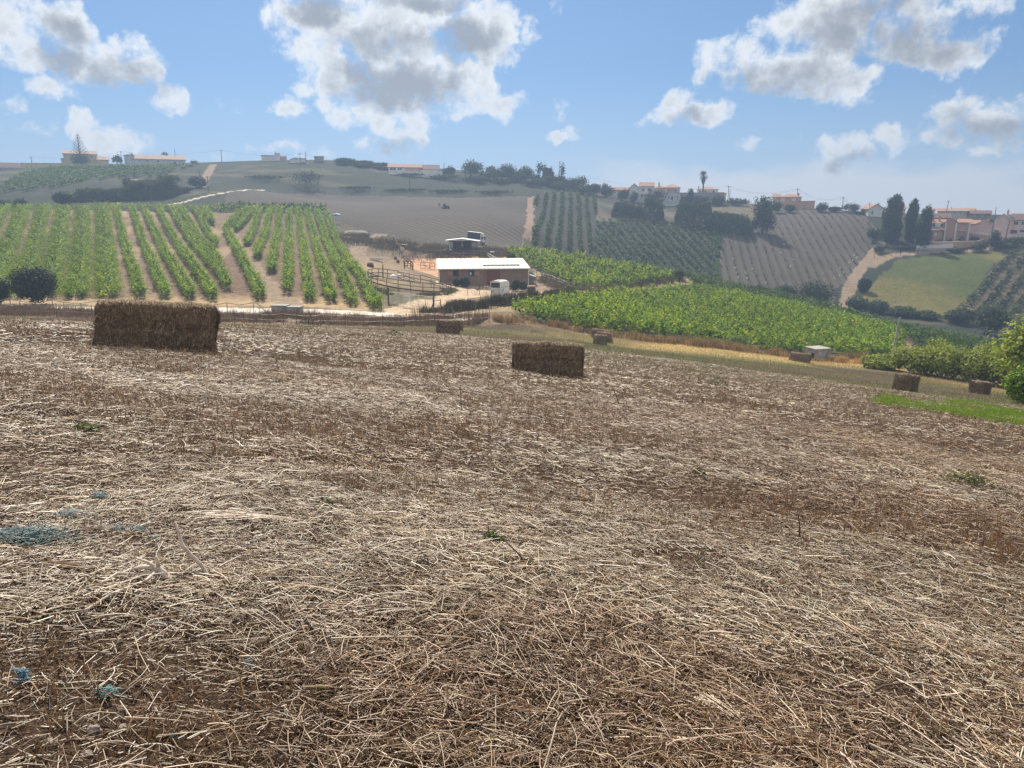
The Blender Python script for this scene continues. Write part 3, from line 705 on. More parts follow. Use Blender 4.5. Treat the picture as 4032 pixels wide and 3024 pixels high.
NR['a'] = block('vine_a', angA, 2.35, 'bright vine row, %s up from the golden edge of the hay field', 'vine rows of the lower right vineyard', 1.8, 1.6, 150, .28, BRIGHT, gap=.04, spikes=.35)
NR['b'] = block('vine_b', angA, 2.5, 'bright vine row behind the barn, %s up from the grassy track', 'vine rows of the vineyard behind the barn', 1.75, 1.6, 90, .34, BRIGHT, gap=.04, spikes=.35)
NR['c'] = block('vine_c', wdir((3000,1172), (3560,1310))-.05, 2.6, 'dark-leaved vine row, %s down the valley side from the bright vineyard', 'vine rows on the valley side', 1.6, 1.7, 50, .38, DEEP, gap=.04, spikes=.3)  # darker leaf palette than the bright rows
NR['d'] = block('vine_d', wdir((20,757), (450,664)), 4.4, 'distant vine row, %s up the slope below the yellow house', 'vine rows on the far left hill', 1.5, .75, 34, .55, ([(.10,.20,.04),(.08,.16,.035)], (1,1)), gap=.0, even=True)
NR['e'] = block('field_a', wdir((2330,980), (2312,790)), 2.9, 'thin dusty vine row, %s from the bare earth strip', 'vine rows beside the bare earth strip', 1.4, 1.3, 22, .6, ([(.045,.08,.035),(.06,.09,.04)], (1,1)), gap=.1, even=True, flip=True)
NR['f'] = block('field_b', wdir((2690,868), (2802,966)), 2.9, 'dark green vine row, %s from the young ploughed vineyard', 'vine rows on the far slope below the reeds', 1.5, 1.3, 26, .6, ([(.035,.08,.03),(.05,.10,.035)], (1,1)), gap=.0, even=True)
NR['g'] = block('slope_right', wdir((3760,1222), (3960,1003)), 3.2, 'dark vine row on the steep right slope, %s from the green meadow', 'vine rows on the steep right slope', 1.5, 1.7, 26, .6, ([(.035,.07,.032),(.05,.085,.04)], (1,1)), gap=.03, even=True, flip=True)
NR['h'] = block('plough_right', wdir((2874,986), (2913,1127)), 2.6, 'low young vine row, %s from the dark green rows', 'young vine rows on the ploughed slope', .45, .3, 8, .3, ([(.045,.06,.035),(.07,.08,.045)], (1,1)), base=.05, gap=.3, flip=True)
vine_row(G(2836, 208), at(2808,885), 1.5, 1.2, 22, .5, ([(.09,.16,.03),(.06,.12,.03)], (1,1)), 'single light green vine row beside the young ploughed vineyard', 'vine rows on the far slope below the reeds')
print('rows', NR)

def crown(blobs, n, size, pal, wts, mat, gaps=.35, up=.35, seed=0, flat=.0, asp=.75):
    """leaf clumps through the volume of several ellipsoids (x, y, z, rx, ry, rz); open where the noise is thin"""
    B = np.array(blobs); vol = B[:, 3]*B[:, 4]*B[:, 5]; i = rng.choice(len(B), n, p=vol/vol.sum())
    d = rng.normal(0, 1, (n, 3)); d /= np.linalg.norm(d, axis=1, keepdims=True)
    r = rng.random(n)**.42*(1+.16*rng.normal(0, 1, n)*(rng.random(n) < .35))
    c = B[i, :3]+d*r[:, None]*B[i, 3:6]
    nz = fbm(c[:, 0]+c[:, 2]*.7+seed, c[:, 1]+c[:, 2]*.6, max(B[:, 3:6].mean()*.55, .2), 3, seed % 50)
    k = nz > gaps*.9*rng.random(n)+.08; c, d = c[k], d[k]; n = len(c)
    nr = d+np.array([0, 0, up])+rng.normal(0, .6, (n, 3))
    return leaves(c, np.full(n, size), nr, pick(n, pal, wts, .35), asp)
DG = ([(.045,.066,.030), (.064,.088,.036), (.030,.046,.026)], (3,2,2))
MG = ([(.06,.095,.03), (.085,.12,.035), (.04,.07,.025)], (3,2,2))
OLV = ([(.16,.20,.05), (.11,.15,.045), (.21,.22,.07)], (3,3,1))
BARK = M('bark', (.12,.09,.065), (.06,.045,.035), 6, bump=.02)
def plant(name, x0, x1, top, base, d, label, cat, pal=DG, mat='dark_leaf', n=900, size=None, trunk=True, group=None, gaps=.4, nb=6, low=.18, depth=.8, up=.35, shape=None, px=None, sink=.15):
    """a tree or bush filling the given box of the photograph (x0..x1, top..base) at forward distance d"""
    mx = (x0+x1)/2; p = P(mx, base, d); z0 = h(p[0], d); s = d/F_PX*1.03
    w = (x1-x0)*s; p[2] = z0; hgt = max(P(mx, top, d)[2]-p[2], .25*(base-top)*s, .3)
    o = empty(name, p, label=label, cat=cat, group=group)
    bl = []
    if shape is None:
        for i in range(nb):
            f = i/max(nb-1, 1); a = rng.uniform(0, 6.28); rr = rng.uniform(.22, .34)
            zc = low+(1-low)*(.35+.3*rng.random()); bl.append((math.cos(a)*w*.25, math.sin(a)*w*.25*depth, hgt*zc, w*rr, w*rr*depth, hgt*(1-low)*rng.uniform(.28, .4)))
        bl.append((0, 0, hgt*(low+(1-low)*.5), w*.36, w*.36*depth, hgt*(1-low)*.5))
        zt = max(b[2]+b[5] for b in bl); xl = max(abs(b[0])+b[3] for b in bl)
        bl = [(b[0]*w*.5/xl, b[1], b[2]*hgt/zt, b[3]*w*.5/xl, b[4], b[5]*hgt/zt) for b in bl]
    else:
        bl = [(cx*w, cy*w, cz*hgt, rx*w, (ry if ry else rx*depth)*w, rz*hgt) for (cx, cy, cz, rx, ry, rz) in shape]
    V, F, C = crown(bl, n, size or max(w, hgt)*.075, *pal, mat, gaps, up, seed=int(abs(mx)) % 97)
    lo = V[:, 2] < -.2; V[lo, 2] = -.2+.1*rng.random(lo.sum())
    link('crown' if trunk else 'foliage', mesh_np('crown', V, F, C), MAT[mat], o)
    if trunk:
        b = MB(); r = max(w*.035, .05); zt = hgt*.72
        b.tube([(0, 0, -.5), (w*.01, 0, hgt*.2), (-w*.015, 0, hgt*.45), (w*.02, 0, zt)], [r*1.3, r, r*.75, r*.3], 7)
        for q in range(4):
            a = q*1.6+rng.uniform(0, 1); z1 = hgt*rng.uniform(.22, .4)
            b.tube([(0, 0, z1), (math.cos(a)*w*.14, math.sin(a)*w*.14, z1+hgt*.14), (math.cos(a)*w*.3, math.sin(a)*w*.3, z1+hgt*.3)], [r*.6, r*.42, r*.15], 5)
        b.build('trunk', BARK, o, True)
    return o
def thicket(name, x0, x1, top, base, d, label, n, pal, group=None, d2=None, size=.9):
    """canes: tall narrow upright leaves in a band"""
    d2 = d2 or d; a, b = P(x0, base, d), P(x1, base, d2); hgt = (base-top)*d/F_PX*1.03
    t = rng.random(n); o = rng.normal(0, 1.3, n); x = a[0]+(b[0]-a[0])*t+o*.25; y = a[1]+(b[1]-a[1])*t+o
    hl = hgt*(.55+.55*fbm(x, y, 5, 3, 5))*(.35+.65*sst(t, 0, .12)*sst(1-t, 0, .12)); z = H(x, y)-.2
    zz = z+hl*(1-rng.random(n)**1.3*.95)
    V, F, C = leaves(np.stack([x, y, zz], 1), np.full(n, size), np.stack([rng.normal(0, 1, n), rng.normal(0, 1, n), rng.normal(0, .3, n)], 1), pick(n, *pal, var=.3), .22)
    c = V.reshape(-1, 4, 3); m_ = c.mean(1, keepdims=True); c[:, :, 2] = m_[:, :, 2]+(c[:, :, 2]-m_[:, :, 2])*1.3
    ln = c.reshape(-1, 3)
    me = mesh_np(name, ln, F, C); ob = link(name, me, MAT['dark_leaf']); return tag(ob, label, cat='reeds', group=group)
# ------------------------------------------------------------------ trees, bushes and reeds, place by place
plant('bush', 52, 238, 1042, 1196, 88, 'big dark rounded bush at the roadside in front of the left vineyard', 'bush', DG, n=9000, size=.26, trunk=False, low=0, nb=9, gaps=.25)
plant('bush', -90, 56, 1075, 1196, 88, 'dark bush cut off by the left edge of the picture', 'bush', DG, n=5000, size=.26, trunk=False, low=0, nb=6, gaps=.25)
plant('round_tree', 218, 306, 752, 832, 206, 'dark round tree behind the vineyard, alone at the pale ground', 'tree', DG, n=2600, size=.5, low=.02, nb=7, gaps=.15)
plant('bush', 58, 122, 780, 832, 207, 'dark grey-green bush left of the lone round tree', 'bush', DG, n=1100, size=.5, trunk=False, low=0)
plant('bush', -40, 62, 786, 842, 206, 'dark bush behind the vineyard at the left picture edge', 'bush', DG, n=1600, size=.5, trunk=False, low=0)
RD = ([(.075,.10,.04), (.105,.13,.05), (.05,.075,.03)], (3,2,2))
thicket('cane_thicket', 300, 520, 742, 806, 222, 'row of tall green reeds right of the lone round tree', 3600, RD, 'reed thickets', 224)
thicket('cane_thicket', 505, 700, 712, 800, 225, 'tallest bright reeds beside the white road to the hilltop', 4600, ([(.10,.14,.045), (.075,.11,.04)], (1,1)), 'reed thickets', 232)
plant('bush', 690, 765, 735, 800, 238, 'dark bush between the reeds and the white road', 'bush', DG, n=1100, size=.55, trunk=False, low=0)
plant('bush', 745, 825, 690, 762, 252, 'dark scrub at the foot of the red earth track', 'bush', DG, n=1200, size=.55, trunk=False, low=0)
plant('bush', 620, 720, 682, 730, 258, 'dark scrub above the tallest reeds on the left hill', 'bush', DG, n=1100, size=.55, trunk=False, low=0)
plant('tree', 480, 528, 693, 734, 246, 'small dark tree beside the hut in the far left vineyard', 'tree', DG, n=700, size=.5, low=.1)
plant('bush', 565, 610, 700, 728, 248, 'low dark bush right of the hut in the far left vineyard', 'bush', DG, n=450, size=.5, trunk=False, low=0)
plant('tree', 440, 484, 608, 654, 312, 'light leafy tree between the yellow house and the long white building', 'tree', MG, n=420, size=.7, low=.2, gaps=.6)
plant('tree', 498, 532, 602, 640, 326, 'tree rising behind the left end of the long white building', 'tree', MG, n=260, size=.7, gaps=.6)
plant('tree', 634, 670, 595, 640, 326, 'small round tree behind the roof of the long white building', 'tree', MG, n=300, size=.7, gaps=.4)
plant('bush', 752, 782, 630, 655, 312, 'little bush on the hilltop right of the long white building', 'bush', MG, n=160, size=.6, trunk=False, low=0)
for x0, x1, t, b, l in ((1318,1408,620,704,'leafy dark tree left of the farmhouse with the white wall'),(1388,1474,632,704,'second dark tree left of the farmhouse, lower and wider'),(1460,1532,641,704,'dark tree touching the left end of the farmhouse'),
                        (1738,1806,655,706,'dark tree touching the right end of the farmhouse wall'),(1798,1908,625,708,'biggest rounded dark tree on the skyline'),(1900,1972,652,710,'low flat-topped tree right of the biggest skyline tree'),
                        (1962,2052,644,712,'dark tree on the skyline midway to the ivy-covered ruin'),(2038,2104,650,714,'dark tree next to the bare trees on the skyline')):
    plant('tree', x0, x1, t, b, 316, l, 'tree', DG, n=1500, size=.62, low=.03, nb=7, group='trees on the hilltop', gaps=.22)
for x0, x1, t, l in ((2100,2146,632,'sparse bare tree left of the ivy-covered ruin'),(2193,2226,630,'sparse windblown tree right of the ivy-covered ruin')):
    plant('bare_tree', x0, x1, t, 712, 318, l, 'tree', DG, n=330, size=.6, low=.35, nb=5, group='trees on the hilltop', gaps=.75)
plant('bush', 2170, 2242, 676, 716, 314, 'dark rounded bush right of the ivy-covered ruin', 'bush', DG, n=800, size=.6, trunk=False, low=0)
plant('bush', 2232, 2318, 690, 742, 316, 'dark scrub where the hilltop begins to fall to the right', 'bush', DG, n=900, size=.6, trunk=False, low=0)
for i, (x0, x1, t, b) in enumerate(((1396,1470,664,708),(1470,1545,672,708),(1880,1950,672,716),(1940,2010,668,716),(2000,2080,672,716),(2070,2140,684,718),(2120,2200,690,726),(2200,2290,700,744),(2290,2370,722,768))):
    plant('bush', x0, x1, t, b, 313, f'dense dark hedge under the skyline trees, {ORD[i+1]} piece from the left', 'bush', DG, n=1500, size=.6, trunk=False, low=0, group='skyline hedge', nb=8, gaps=.15)
for i, (x0, x1, t, b) in enumerate(((1560,1680,690,712),(1690,1820,686,722),(1800,1930,690,730),(1920,2050,695,732),(2040,2170,700,738),(2150,2270,712,748),(2250,2330,728,760))):
    plant('bush', x0, x1, t, b, 306, f'low hillside scrub under the hilltop trees, {ORD[i+1]} from the left', 'bush', DG, n=1100, size=.6, trunk=False, low=0, group='hillside scrub', nb=8)
for i, (x0, x1, t, b) in enumerate(((960,1130,690,706),(1130,1300,668,688),(1500,1680,742,764),(1680,1860,745,770),(1860,2050,748,772),(1300,1480,735,756))):
    plant('bush', x0, x1, t, b, 280, f'dark low brush on the hillside above the grey ploughed field, clump {ORD[i+1]}', 'bush', DG, n=900, size=.55, trunk=False, low=0, group='hillside scrub', nb=9)
for x0, x1, t, b, l, pl_ in ((2352,2422,726,772,'dark bush at the left of the white house with red roofs',DG),(2424,2478,742,776,'rounded bush before the low annexes of the white house',DG),(2478,2512,750,776,'light green bush at the corner of the white house',MG),
                        (2532,2628,737,800,'large dark tree in front of the white gabled cottage',DG),(2676,2722,766,802,'dark shrub below the long grey wall, left',DG),(2724,2796,768,800,'dark shrub below the long grey wall, middle',DG),
                        (2796,2856,764,792,'dark shrub below the long grey wall, right end',DG),(2706,2732,737,760,'clipped round shrub behind the long grey wall',DG),(2856,2960,778,806,'low hedge right of the long grey wall',DG),(2370,2400,718,735,'small light tree left of the red roofed annex',MG)):
    plant('bush' if 'tree' not in l else 'tree', x0, x1, t, b, 314, l, 'bush' if 'tree' not in l else 'tree', pl_, n=900, size=.55, trunk='tree' in l, low=0, gaps=.2)
RG = ([(.075,.11,.05), (.095,.13,.055), (.055,.085,.04)], (3,2,2))
thicket('cane_thicket', 2408, 2535, 808, 870, 272, 'reeds above the dark green vineyard, left clump', 2600, RG, 'reed thickets')
thicket('cane_thicket', 2530, 2612, 790, 874, 272, 'tall reeds below the large dark tree', 2200, RG, 'reed thickets')
thicket('cane_thicket', 2655, 2810, 800, 894, 266, 'dark reeds below the long grey wall', 4200, RG, 'reed thickets', 262)
thicket('cane_thicket', 2790, 2962, 835, 912, 260, 'dark reeds reaching to the big solitary tree', 4200, RG, 'reed thickets', 258)
plant('tree', 2948, 3056, 768, 914, 262, 'big dark solitary tree at the top of the ploughed slope', 'tree', DG, n=3600, size=.55, gaps=.22, shape=[(0,0,.4,.36,0,.38),(.12,0,.75,.3,0,.22),(-.15,0,.68,.26,0,.25),(.22,0,.3,.26,0,.3),(-.3,0,.25,.2,0,.24),(-.3,0,.88,.09,0,.10),(-.05,0,.9,.16,0,.1)])
for x0, x1, t, b, l in ((3036,3082,790,826,'dark bush at the left of the pink house'),(3080,3134,803,826,'dark bush under the windows of the pink house'),(3204,3262,796,832,'dark bush right of the pink annex'),(3258,3316,812,834,'low hedge on the ridge right of the pink annex'),
                        (3310,3390,796,836,'dome shaped dark bush by the ridge pole'),(3384,3424,816,858,'bush left of the white house behind the cypresses'),(3356,3432,832,876,'scrub at the top corner of the ploughed slope')):
    plant('bush', x0, x1, t, b, 296, l, 'bush', DG, n=800, size=.5, trunk=False, low=0, gaps=.2)
cyp = [(0,0,.12,.42,0,.12),(0,0,.3,.46,0,.22),(-.06,0,.55,.44,0,.24),(.08,0,.75,.36,0,.18),(.1,0,.9,.22,0,.11),(-.2,0,.84,.14,0,.1)]
plant('cypress', 3462, 3542, 764, 990, 257, 'tallest and widest dark cypress left of the brick house', 'tree', DG, n=11440, size=.5, gaps=.15, shape=cyp, depth=1, group='cypresses by the brick house')
plant('cypress', 3553, 3602, 780, 990, 256, 'slender dark cypress between the other two', 'tree', DG, n=7480, size=.45, gaps=.15, shape=cyp, depth=1, group='cypresses by the brick house')
plant('cypress', 3598, 3660, 810, 1004, 247, 'dark cypress nearest the brick house', 'tree', DG, n=7920, size=.45, gaps=.15, shape=cyp, depth=1, group='cypresses by the brick house')
plant('bush', 3410, 3484, 892, 956, 256, 'dark bush at the left foot of the cypresses', 'bush', DG, n=1200, size=.5, trunk=False, low=0)
plant('bush', 3426, 3480, 968, 1020, 246, 'scrub beside the dirt track below the cypresses', 'bush', DG, n=700, size=.45, trunk=False, low=0)
plant('bush', 3500, 3590, 965, 1000, 248, 'low hedge below the cypresses', 'bush', DG, n=800, size=.45, trunk=False, low=0)
for x0, x1, t, b, l in ((3720,3800,975,1004,'scrub below the retaining wall, left'),(3800,3890,950,1000,'scrub below the brick garden wall'),(3885,3960,935,985,'scrub at the bend of the garden wall'),(3950,4060,930,985,'dark scrub under the pink house at the right edge'),
                        (3895,3950,900,945,'small garden tree right of the brick house'),(3905,4010,985,1020,'scrub at the top of the steep right slope')):
    plant('bush', x0, x1, t, b, 241, l, 'bush', DG, n=900, size=.45, trunk=False, low=0)
for i, (x, t) in enumerate(((3705,930),(3735,928),(3785,925),(3825,928),(3845,930),(3690,938))):
    plant('shrub', x-14, x+14, t, 948, 250, f'clipped garden shrub in front of the brick house, {ORD[i+1]}', 'shrub', DG, n=160, size=.4, trunk=False, low=0, group='garden shrubs of the brick house')
for x0, x1, t, b, d, l in ((2958,3014,1120,1172,200,'small dark bush in the valley, left of the willow thicket'),(3030,3145,1122,1182,203,'low dark thicket in the valley'),(3122,3296,1098,1216,203,'big dark willow-like bush in the valley'),
                        (3378,3428,1092,1140,214,'dark bush beside the dirt track in the valley'),(3320,3420,1165,1222,198,'brushwood at the foot of the dirt track'),(3400,3500,1180,1232,196,'brushwood under the meadow, left'),
                        (3490,3600,1205,1250,192,'brushwood under the meadow, middle'),(3590,3700,1222,1270,189,'brushwood under the meadow, right'),(3690,3840,1215,1285,186,'dark hedge below the steep right slope'),
                        (3815,3968,1192,1318,172,'biggest dark tree in the valley at the right'),(3950,4120,1240,1330,176,'dark scrub in the valley at the right edge')):
    plant('bush' if 'tree' not in l else 'tree', x0, x1, t, b, d, l, 'bush' if 'tree' not in l else 'tree', DG if 'brush' not in l else RG, n=2200, size=.5, trunk='tree' in l, low=0, nb=8, gaps=.2)
plant('olive_tree', 2640, 2708, 1052, 1140, 140, 'pale grey-green young tree standing at the end of the grassy track', 'tree', ([(.12,.15,.075), (.16,.18,.10), (.09,.12,.06)], (2,1,1)), n=900, size=.32, gaps=.7, low=.25)
plant('ivy_bush', 2196, 2292, 1122, 1196, 106, 'ivy-covered bush with yellowish top at the bend of the farm track', 'bush', OLV, n=3400, size=.26, trunk=False, low=0, gaps=.3, shape=[(-.05,0,.7,.2,0,.28),(0,0,.4,.3,0,.42),(.2,0,.25,.32,0,.3)])
HG = ([(.26,.31,.055), (.19,.25,.05), (.33,.35,.075), (.11,.15,.035)], (3,3,1.5,2))
for x0, x1, t, b, d, l in ((3385,3560,1398,1462,80,'leafy green bush at the left end of the hedge by the hay field'),(3500,3720,1356,1474,78,'leafy green bush in the hedge behind the boxy bale'),(3640,3850,1352,1490,76,'leafy green bush in the middle of the right hedge'),
                           (3770,3980,1362,1500,73,'leafy green bush in the right hedge behind the smaller boxy bale'),(3880,4110,1345,1490,71,'leafy green bush at the right end of the hedge')):
    plant('bush', x0, x1, t, b, d, l, 'bush', HG, 'leaf', n=9000, size=.23, trunk=False, low=0, nb=14, gaps=.5, up=.6, group='bushes of the right hedge')
for x0, x1, t, b, d, l in ((3640,3760,1322,1420,88,'taller yellowish sapling behind the right hedge'),(3830,3960,1325,1420,86,'yellow-green sapling behind the right end of the hedge')):
    plant('tree', x0, x1, t, b, d, l, 'tree', HG, 'leaf', n=1600, size=.24, low=.1, nb=7, gaps=.7, group='bushes of the right hedge')
plant('bush', 3945, 4130, 1432, 1600, 43, 'low bright leafy bush at the right edge nearest the camera', 'bush', BRIGHT, 'leaf', n=7000, size=.16, trunk=False, low=0, nb=12, gaps=.4, up=.6)
plant('fig_tree', 3905, 4210, 1215, 1500, 50, 'tree with large glossy sunlit leaves at the right edge', 'tree', ([(.27,.33,.06), (.17,.23,.05), (.36,.38,.12)], (3,2,1)), 'leaf', n=4200, size=.26, low=.1, nb=11, gaps=.7, up=.7)
for x0, x1, t, b, d, l in ((1806,1850,1088,1122,123,'dark shrub against the barn wall under the second hatch'),(2000,2052,1098,1142,122,'dark shrub against the barn wall right of the red door'),(2045,2078,1108,1146,122,'dark shrub at the right corner of the barn'),(1780,1812,1096,1120,123,'small dark shrub at the left of the barn wall')):
    plant('shrub', x0, x1, t, b, d, l, 'shrub', DG, n=1500, size=.22, trunk=False, low=0)
plant('shrub', 1990, 2040, 1000, 1030, 150, 'grey shrub behind the barn by the white rails', 'shrub', RG, n=700, size=.3, trunk=False, low=0)
plant('shrub', 2830, 2950, 1322, 1398, 84, 'pale silvery shrub at the edge of the right vineyard', 'shrub', ([(.14,.19,.09), (.10,.15,.06)], (1,1)), 'leaf', n=1500, size=.2, trunk=False, low=0, gaps=.6)

# ------------------------------------------------------------------ materials of the built things
PM = {k: M('plaster_'+k, c, tuple(x*.84 for x in c), .7, 4, .85, .01, 8) for k, c in
      dict(white=(.72,.72,.70), cream=(.60,.50,.30), grey=(.34,.33,.31), pink=(.74,.55,.50), orange=(.60,.38,.27), stone=(.28,.25,.21), palegrey=(.50,.52,.54), sand=(.55,.48,.38)).items()}
def tiles(name, c):
    m, t, b = newmat(name); tcn = N('ShaderNodeTexCoord', t); v = tcn.outputs['Object']
    w = N('ShaderNodeTexWave', t); w.inputs['Scale'].default_value = 1.2; w.inputs['Distortion'].default_value = .4; t.links.new(v, w.inputs['Vector'])
    f = maprange(t, noise(t, v, 1.5, 5), .3, .7)
    t.links.new(mixc(t, f, c4(c), c4(tuple(x*.62 for x in c))), b.inputs['Base Color']); b.inputs['Roughness'].default_value = .85
    bn = N('ShaderNodeBump', t); bn.inputs['Distance'].default_value = .05; t.links.new(w.outputs[1], bn.inputs['Height']); t.links.new(bn.outputs[0], b.inputs['Normal']); return m
PM['tile'] = tiles('roof_tiles', (.42,.225,.15)); PM['tile_pale'] = tiles('weathered_tiles', (.46,.34,.27)); PM['tile_dark'] = tiles('dark_tiles', (.16,.085,.075)); PM['tile_ochre'] = tiles('ochre_tiles', (.40,.29,.16))
PM['glass'] = M('window_glass', (.03,.035,.045), (.05,.055,.065), 1, 2, .12, spec=.6)
PM['shutter'] = M('shutter_white', (.66,.68,.70), (.56,.58,.6), 2, 3, .6)
PM['brick'] = M('brick', (.52,.33,.24), (.44,.27,.19), 2.5, 5, .9, .01, 20)
PM['wood'] = M('weathered_wood', (.135,.095,.075), (.085,.06,.048), 3, 6, .85, .01, 14, stretch=(1, 1, 6))
PM['wood_pale'] = M('raw_wood', (.40,.28,.17), (.30,.20,.12), 3, 5, .8, .01, 14)
PM['post'] = M('fence_wood', (.10,.065,.05), (.055,.038,.03), 5, 5, .85)
PM['metal'] = M('galvanised_metal', (.50,.52,.53), (.40,.42,.43), 3, 4, .45, metal=.6)
PM['white_metal'] = M('white_painted_metal', (.78,.78,.75), (.68,.67,.63), 2, 4, .4)
PM['concrete'] = M('concrete', (.40,.39,.36), (.27,.26,.24), 2.2, 6, .9, .01, 12)
PM['limewash'] = M('streaked_limewash', (.52,.50,.47), (.27,.25,.24), 1.6, 6, .9, .01, 10, stretch=(1.6, 1.6, .35))
PM['red_door'] = M('red_brown_door', (.20,.075,.06), (.15,.055,.045), 2, 4, .7)
PM['rust'] = M('rusty_iron', (.16,.065,.045), (.09,.04,.03), 3, 5, .8)
PM['black'] = M('black_rubber_and_hatch_dark', (.02,.02,.022), (.03,.03,.03), 4, 3, .7)
PM['blue'] = M('blue_plastic', (.06,.22,.42), (.05,.17,.34), 2, 4, .5)
PM['dark_box'] = M('dark_grey_tarp', (.06,.075,.10), (.045,.055,.075), 1.5, 4, .6)
PM['mint'] = M('pale_green_sheet', (.45,.60,.52), (.38,.52,.46), 2, 4, .5)
def corrugated(name, c, scale, axis='X', rough=.45):
    m, t, b = newmat(name); tcn = N('ShaderNodeTexCoord', t); v = tcn.outputs['Object']
    w = N('ShaderNodeTexWave', t, bands_direction=axis); w.inputs['Scale'].default_value = scale; t.links.new(v, w.inputs['Vector'])
    f = maprange(t, noise(t, vmth(t, 'MULTIPLY', v, (1, .25, 1)), 1.2, 5), .4, .75)
    t.links.new(mixc(t, f, c4(c), c4(tuple(x*.8 for x in c))), b.inputs['Base Color']); b.inputs['Roughness'].default_value = rough
    bn = N('ShaderNodeBump', t); bn.inputs['Distance'].default_value = .05; t.links.new(w.outputs[1], bn.inputs['Height']); t.links.new(bn.outputs[0], b.inputs['Normal']); return m
PM['sheet_white'] = corrugated('white_corrugated_sheet', (.70,.66,.56), .38)
PM['sheet_grey'] = corrugated('grey_corrugated_sheet', (.40,.42,.43), 1.2)
PM['boards'] = corrugated('brown_board_cladding', (.30,.195,.14), 1.6, 'Z', .8)

# ------------------------------------------------------------------ houses
class Px:
    """local metres of a facade seen at forward distance d; pixel columns / rows of the photograph in, metres out"""
    def __init__(s, x0, x1, base, d):
        s.mx = (x0+x1)/2; s.base = base; s.d = d; s.o = P(s.mx, base, d); s.az = math.atan2(s.o[0], s.o[1]); s.k = math.cos(s.az)
        s.o[2] = min(s.o[2], h(s.o[0], d)+1.5)
        s.z0 = P(s.mx, base, d)[2]
    def x(s, px): return (P(px, s.base, s.d)[0]-s.o[0])*s.k
    def z(s, py): return P(s.mx, py, s.d)[2]-s.z0
def window(pt, root, px, py, w, hh, style='plain', lab=None):
    x, z, w, hh = pt.x(px), pt.z(py+hh/2), w*pt.d/F_PX, hh*pt.d/F_PX
    fr = MB(); t = .12
    fr.box(x-w/2-t, x+w/2+t, -.06, .02, z-t, z).box(x-w/2-t, x+w/2+t, -.06, .02, z+hh, z+hh+t).box(x-w/2-t, x-w/2, -.06, .02, z, z+hh).box(x+w/2, x+w/2+t, -.06, .02, z, z+hh).box(x-.04, x+.04, -.05, .02, z, z+hh)
    if style == 'shutters':
        fr.box(x-w*1.05, x-w*.56, -.09, -.03, z, z+hh).box(x+w*.56, x+w*1.05, -.09, -.03, z, z+hh)
    f = fr.build('window', PM['shutter'], root)
    box(x-w/2, x+w/2, -.03, .01, z, z+hh).build('pane', PM['shutter'] if style == 'closed' else PM['glass'], f)
    return f
def door(pt, root, px, py, w, hh, mat='red_door'):
    x, z, w, hh = pt.x(px), pt.z(py+hh/2), w*pt.d/F_PX, hh*pt.d/F_PX
    f = box(x-w/2, x+w/2, -.06, .02, z, z+hh).build('door', PM[mat], root)
    box(x+w*.3, x+w*.36, -.11, -.06, z+hh*.45, z+hh*.52).build('handle', PM['metal'], f)
def volume(root, pt, x0, x1, base, eave, ridge, roof, dep, wall, roofm, y0=0.0, ov=.35, names=('wall', 'roof')):
    a, b = pt.x(x0), pt.x(x1); zb, ze, zr = pt.z(base)-2.5, pt.z(eave), pt.z(ridge); m = (a+b)/2; y1 = y0+dep; th = .16
    wl = MB(); rf = MB()
    if roof == 'side':
        wl.hexa([(a,y0,zb),(b,y0,zb),(b,y1,zb),(a,y1,zb)], [(a,y0,ze),(b,y0,ze),(b,y1,ze),(a,y1,ze)]); ym = (y0+y1)/2
        for s_ in (0, 1):
            ye = y0-ov if s_ == 0 else y1+ov
            rf.hexa([(a-ov,ye,ze-.12),(b+ov,ye,ze-.12),(b+ov,ym,zr-.02),(a-ov,ym,zr-.02)], [(a-ov,ye,ze-.12+th),(b+ov,ye,ze-.12+th),(b+ov,ym,zr+th),(a-ov,ym,zr+th)])
        wl.add([(a,y0,ze),(a,y1,ze),(a,ym,zr-.05),(b,y0,ze),(b,y1,ze),(b,ym,zr-.05)], [(0,2,1),(3,4,5)])
    elif roof == 'front':
        wl.prism([(a,zb),(b,zb),(b,ze),(m,zr-.05),(a,ze)], y0, y1)
        for s_ in (-1, 1):
            xe = a-ov if s_ < 0 else b+ov; k = (zr-ze)/max((b-a)/2, .1)*ov
            rf.hexa([(xe,y0-ov,ze-k),(m,y0-ov,zr),(m,y1+ov,zr),(xe,y1+ov,ze-k)], [(xe,y0-ov,ze-k+th),(m,y0-ov,zr+th),(m,y1+ov,zr+th),(xe,y1+ov,ze-k+th)])
    elif roof == 'hip':
        wl.box(a, b, y0, y1, zb, ze); q = min(dep, b-a)*.42; ym = (y0+y1)/2
        rf.add([(a-ov,y0-ov,ze-.02),(b+ov,y0-ov,ze-.02),(b+ov,y1+ov,ze-.02),(a-ov,y1+ov,ze-.02),(a+q,ym,zr),(b-q,ym,zr)], [(0,1,5,4),(1,2,5),(2,3,4,5),(3,0,4),(3,2,1,0)])
    else:
        wl.box(a, b, y0, y1, zb, ze); rf.box(a-ov*.5, b+ov*.5, y0-ov*.5, y1+ov*.5, ze, max(zr, ze+.15))
    wl.build(names[0], PM[wall], root); return rf.build(names[1], PM[roofm], root)
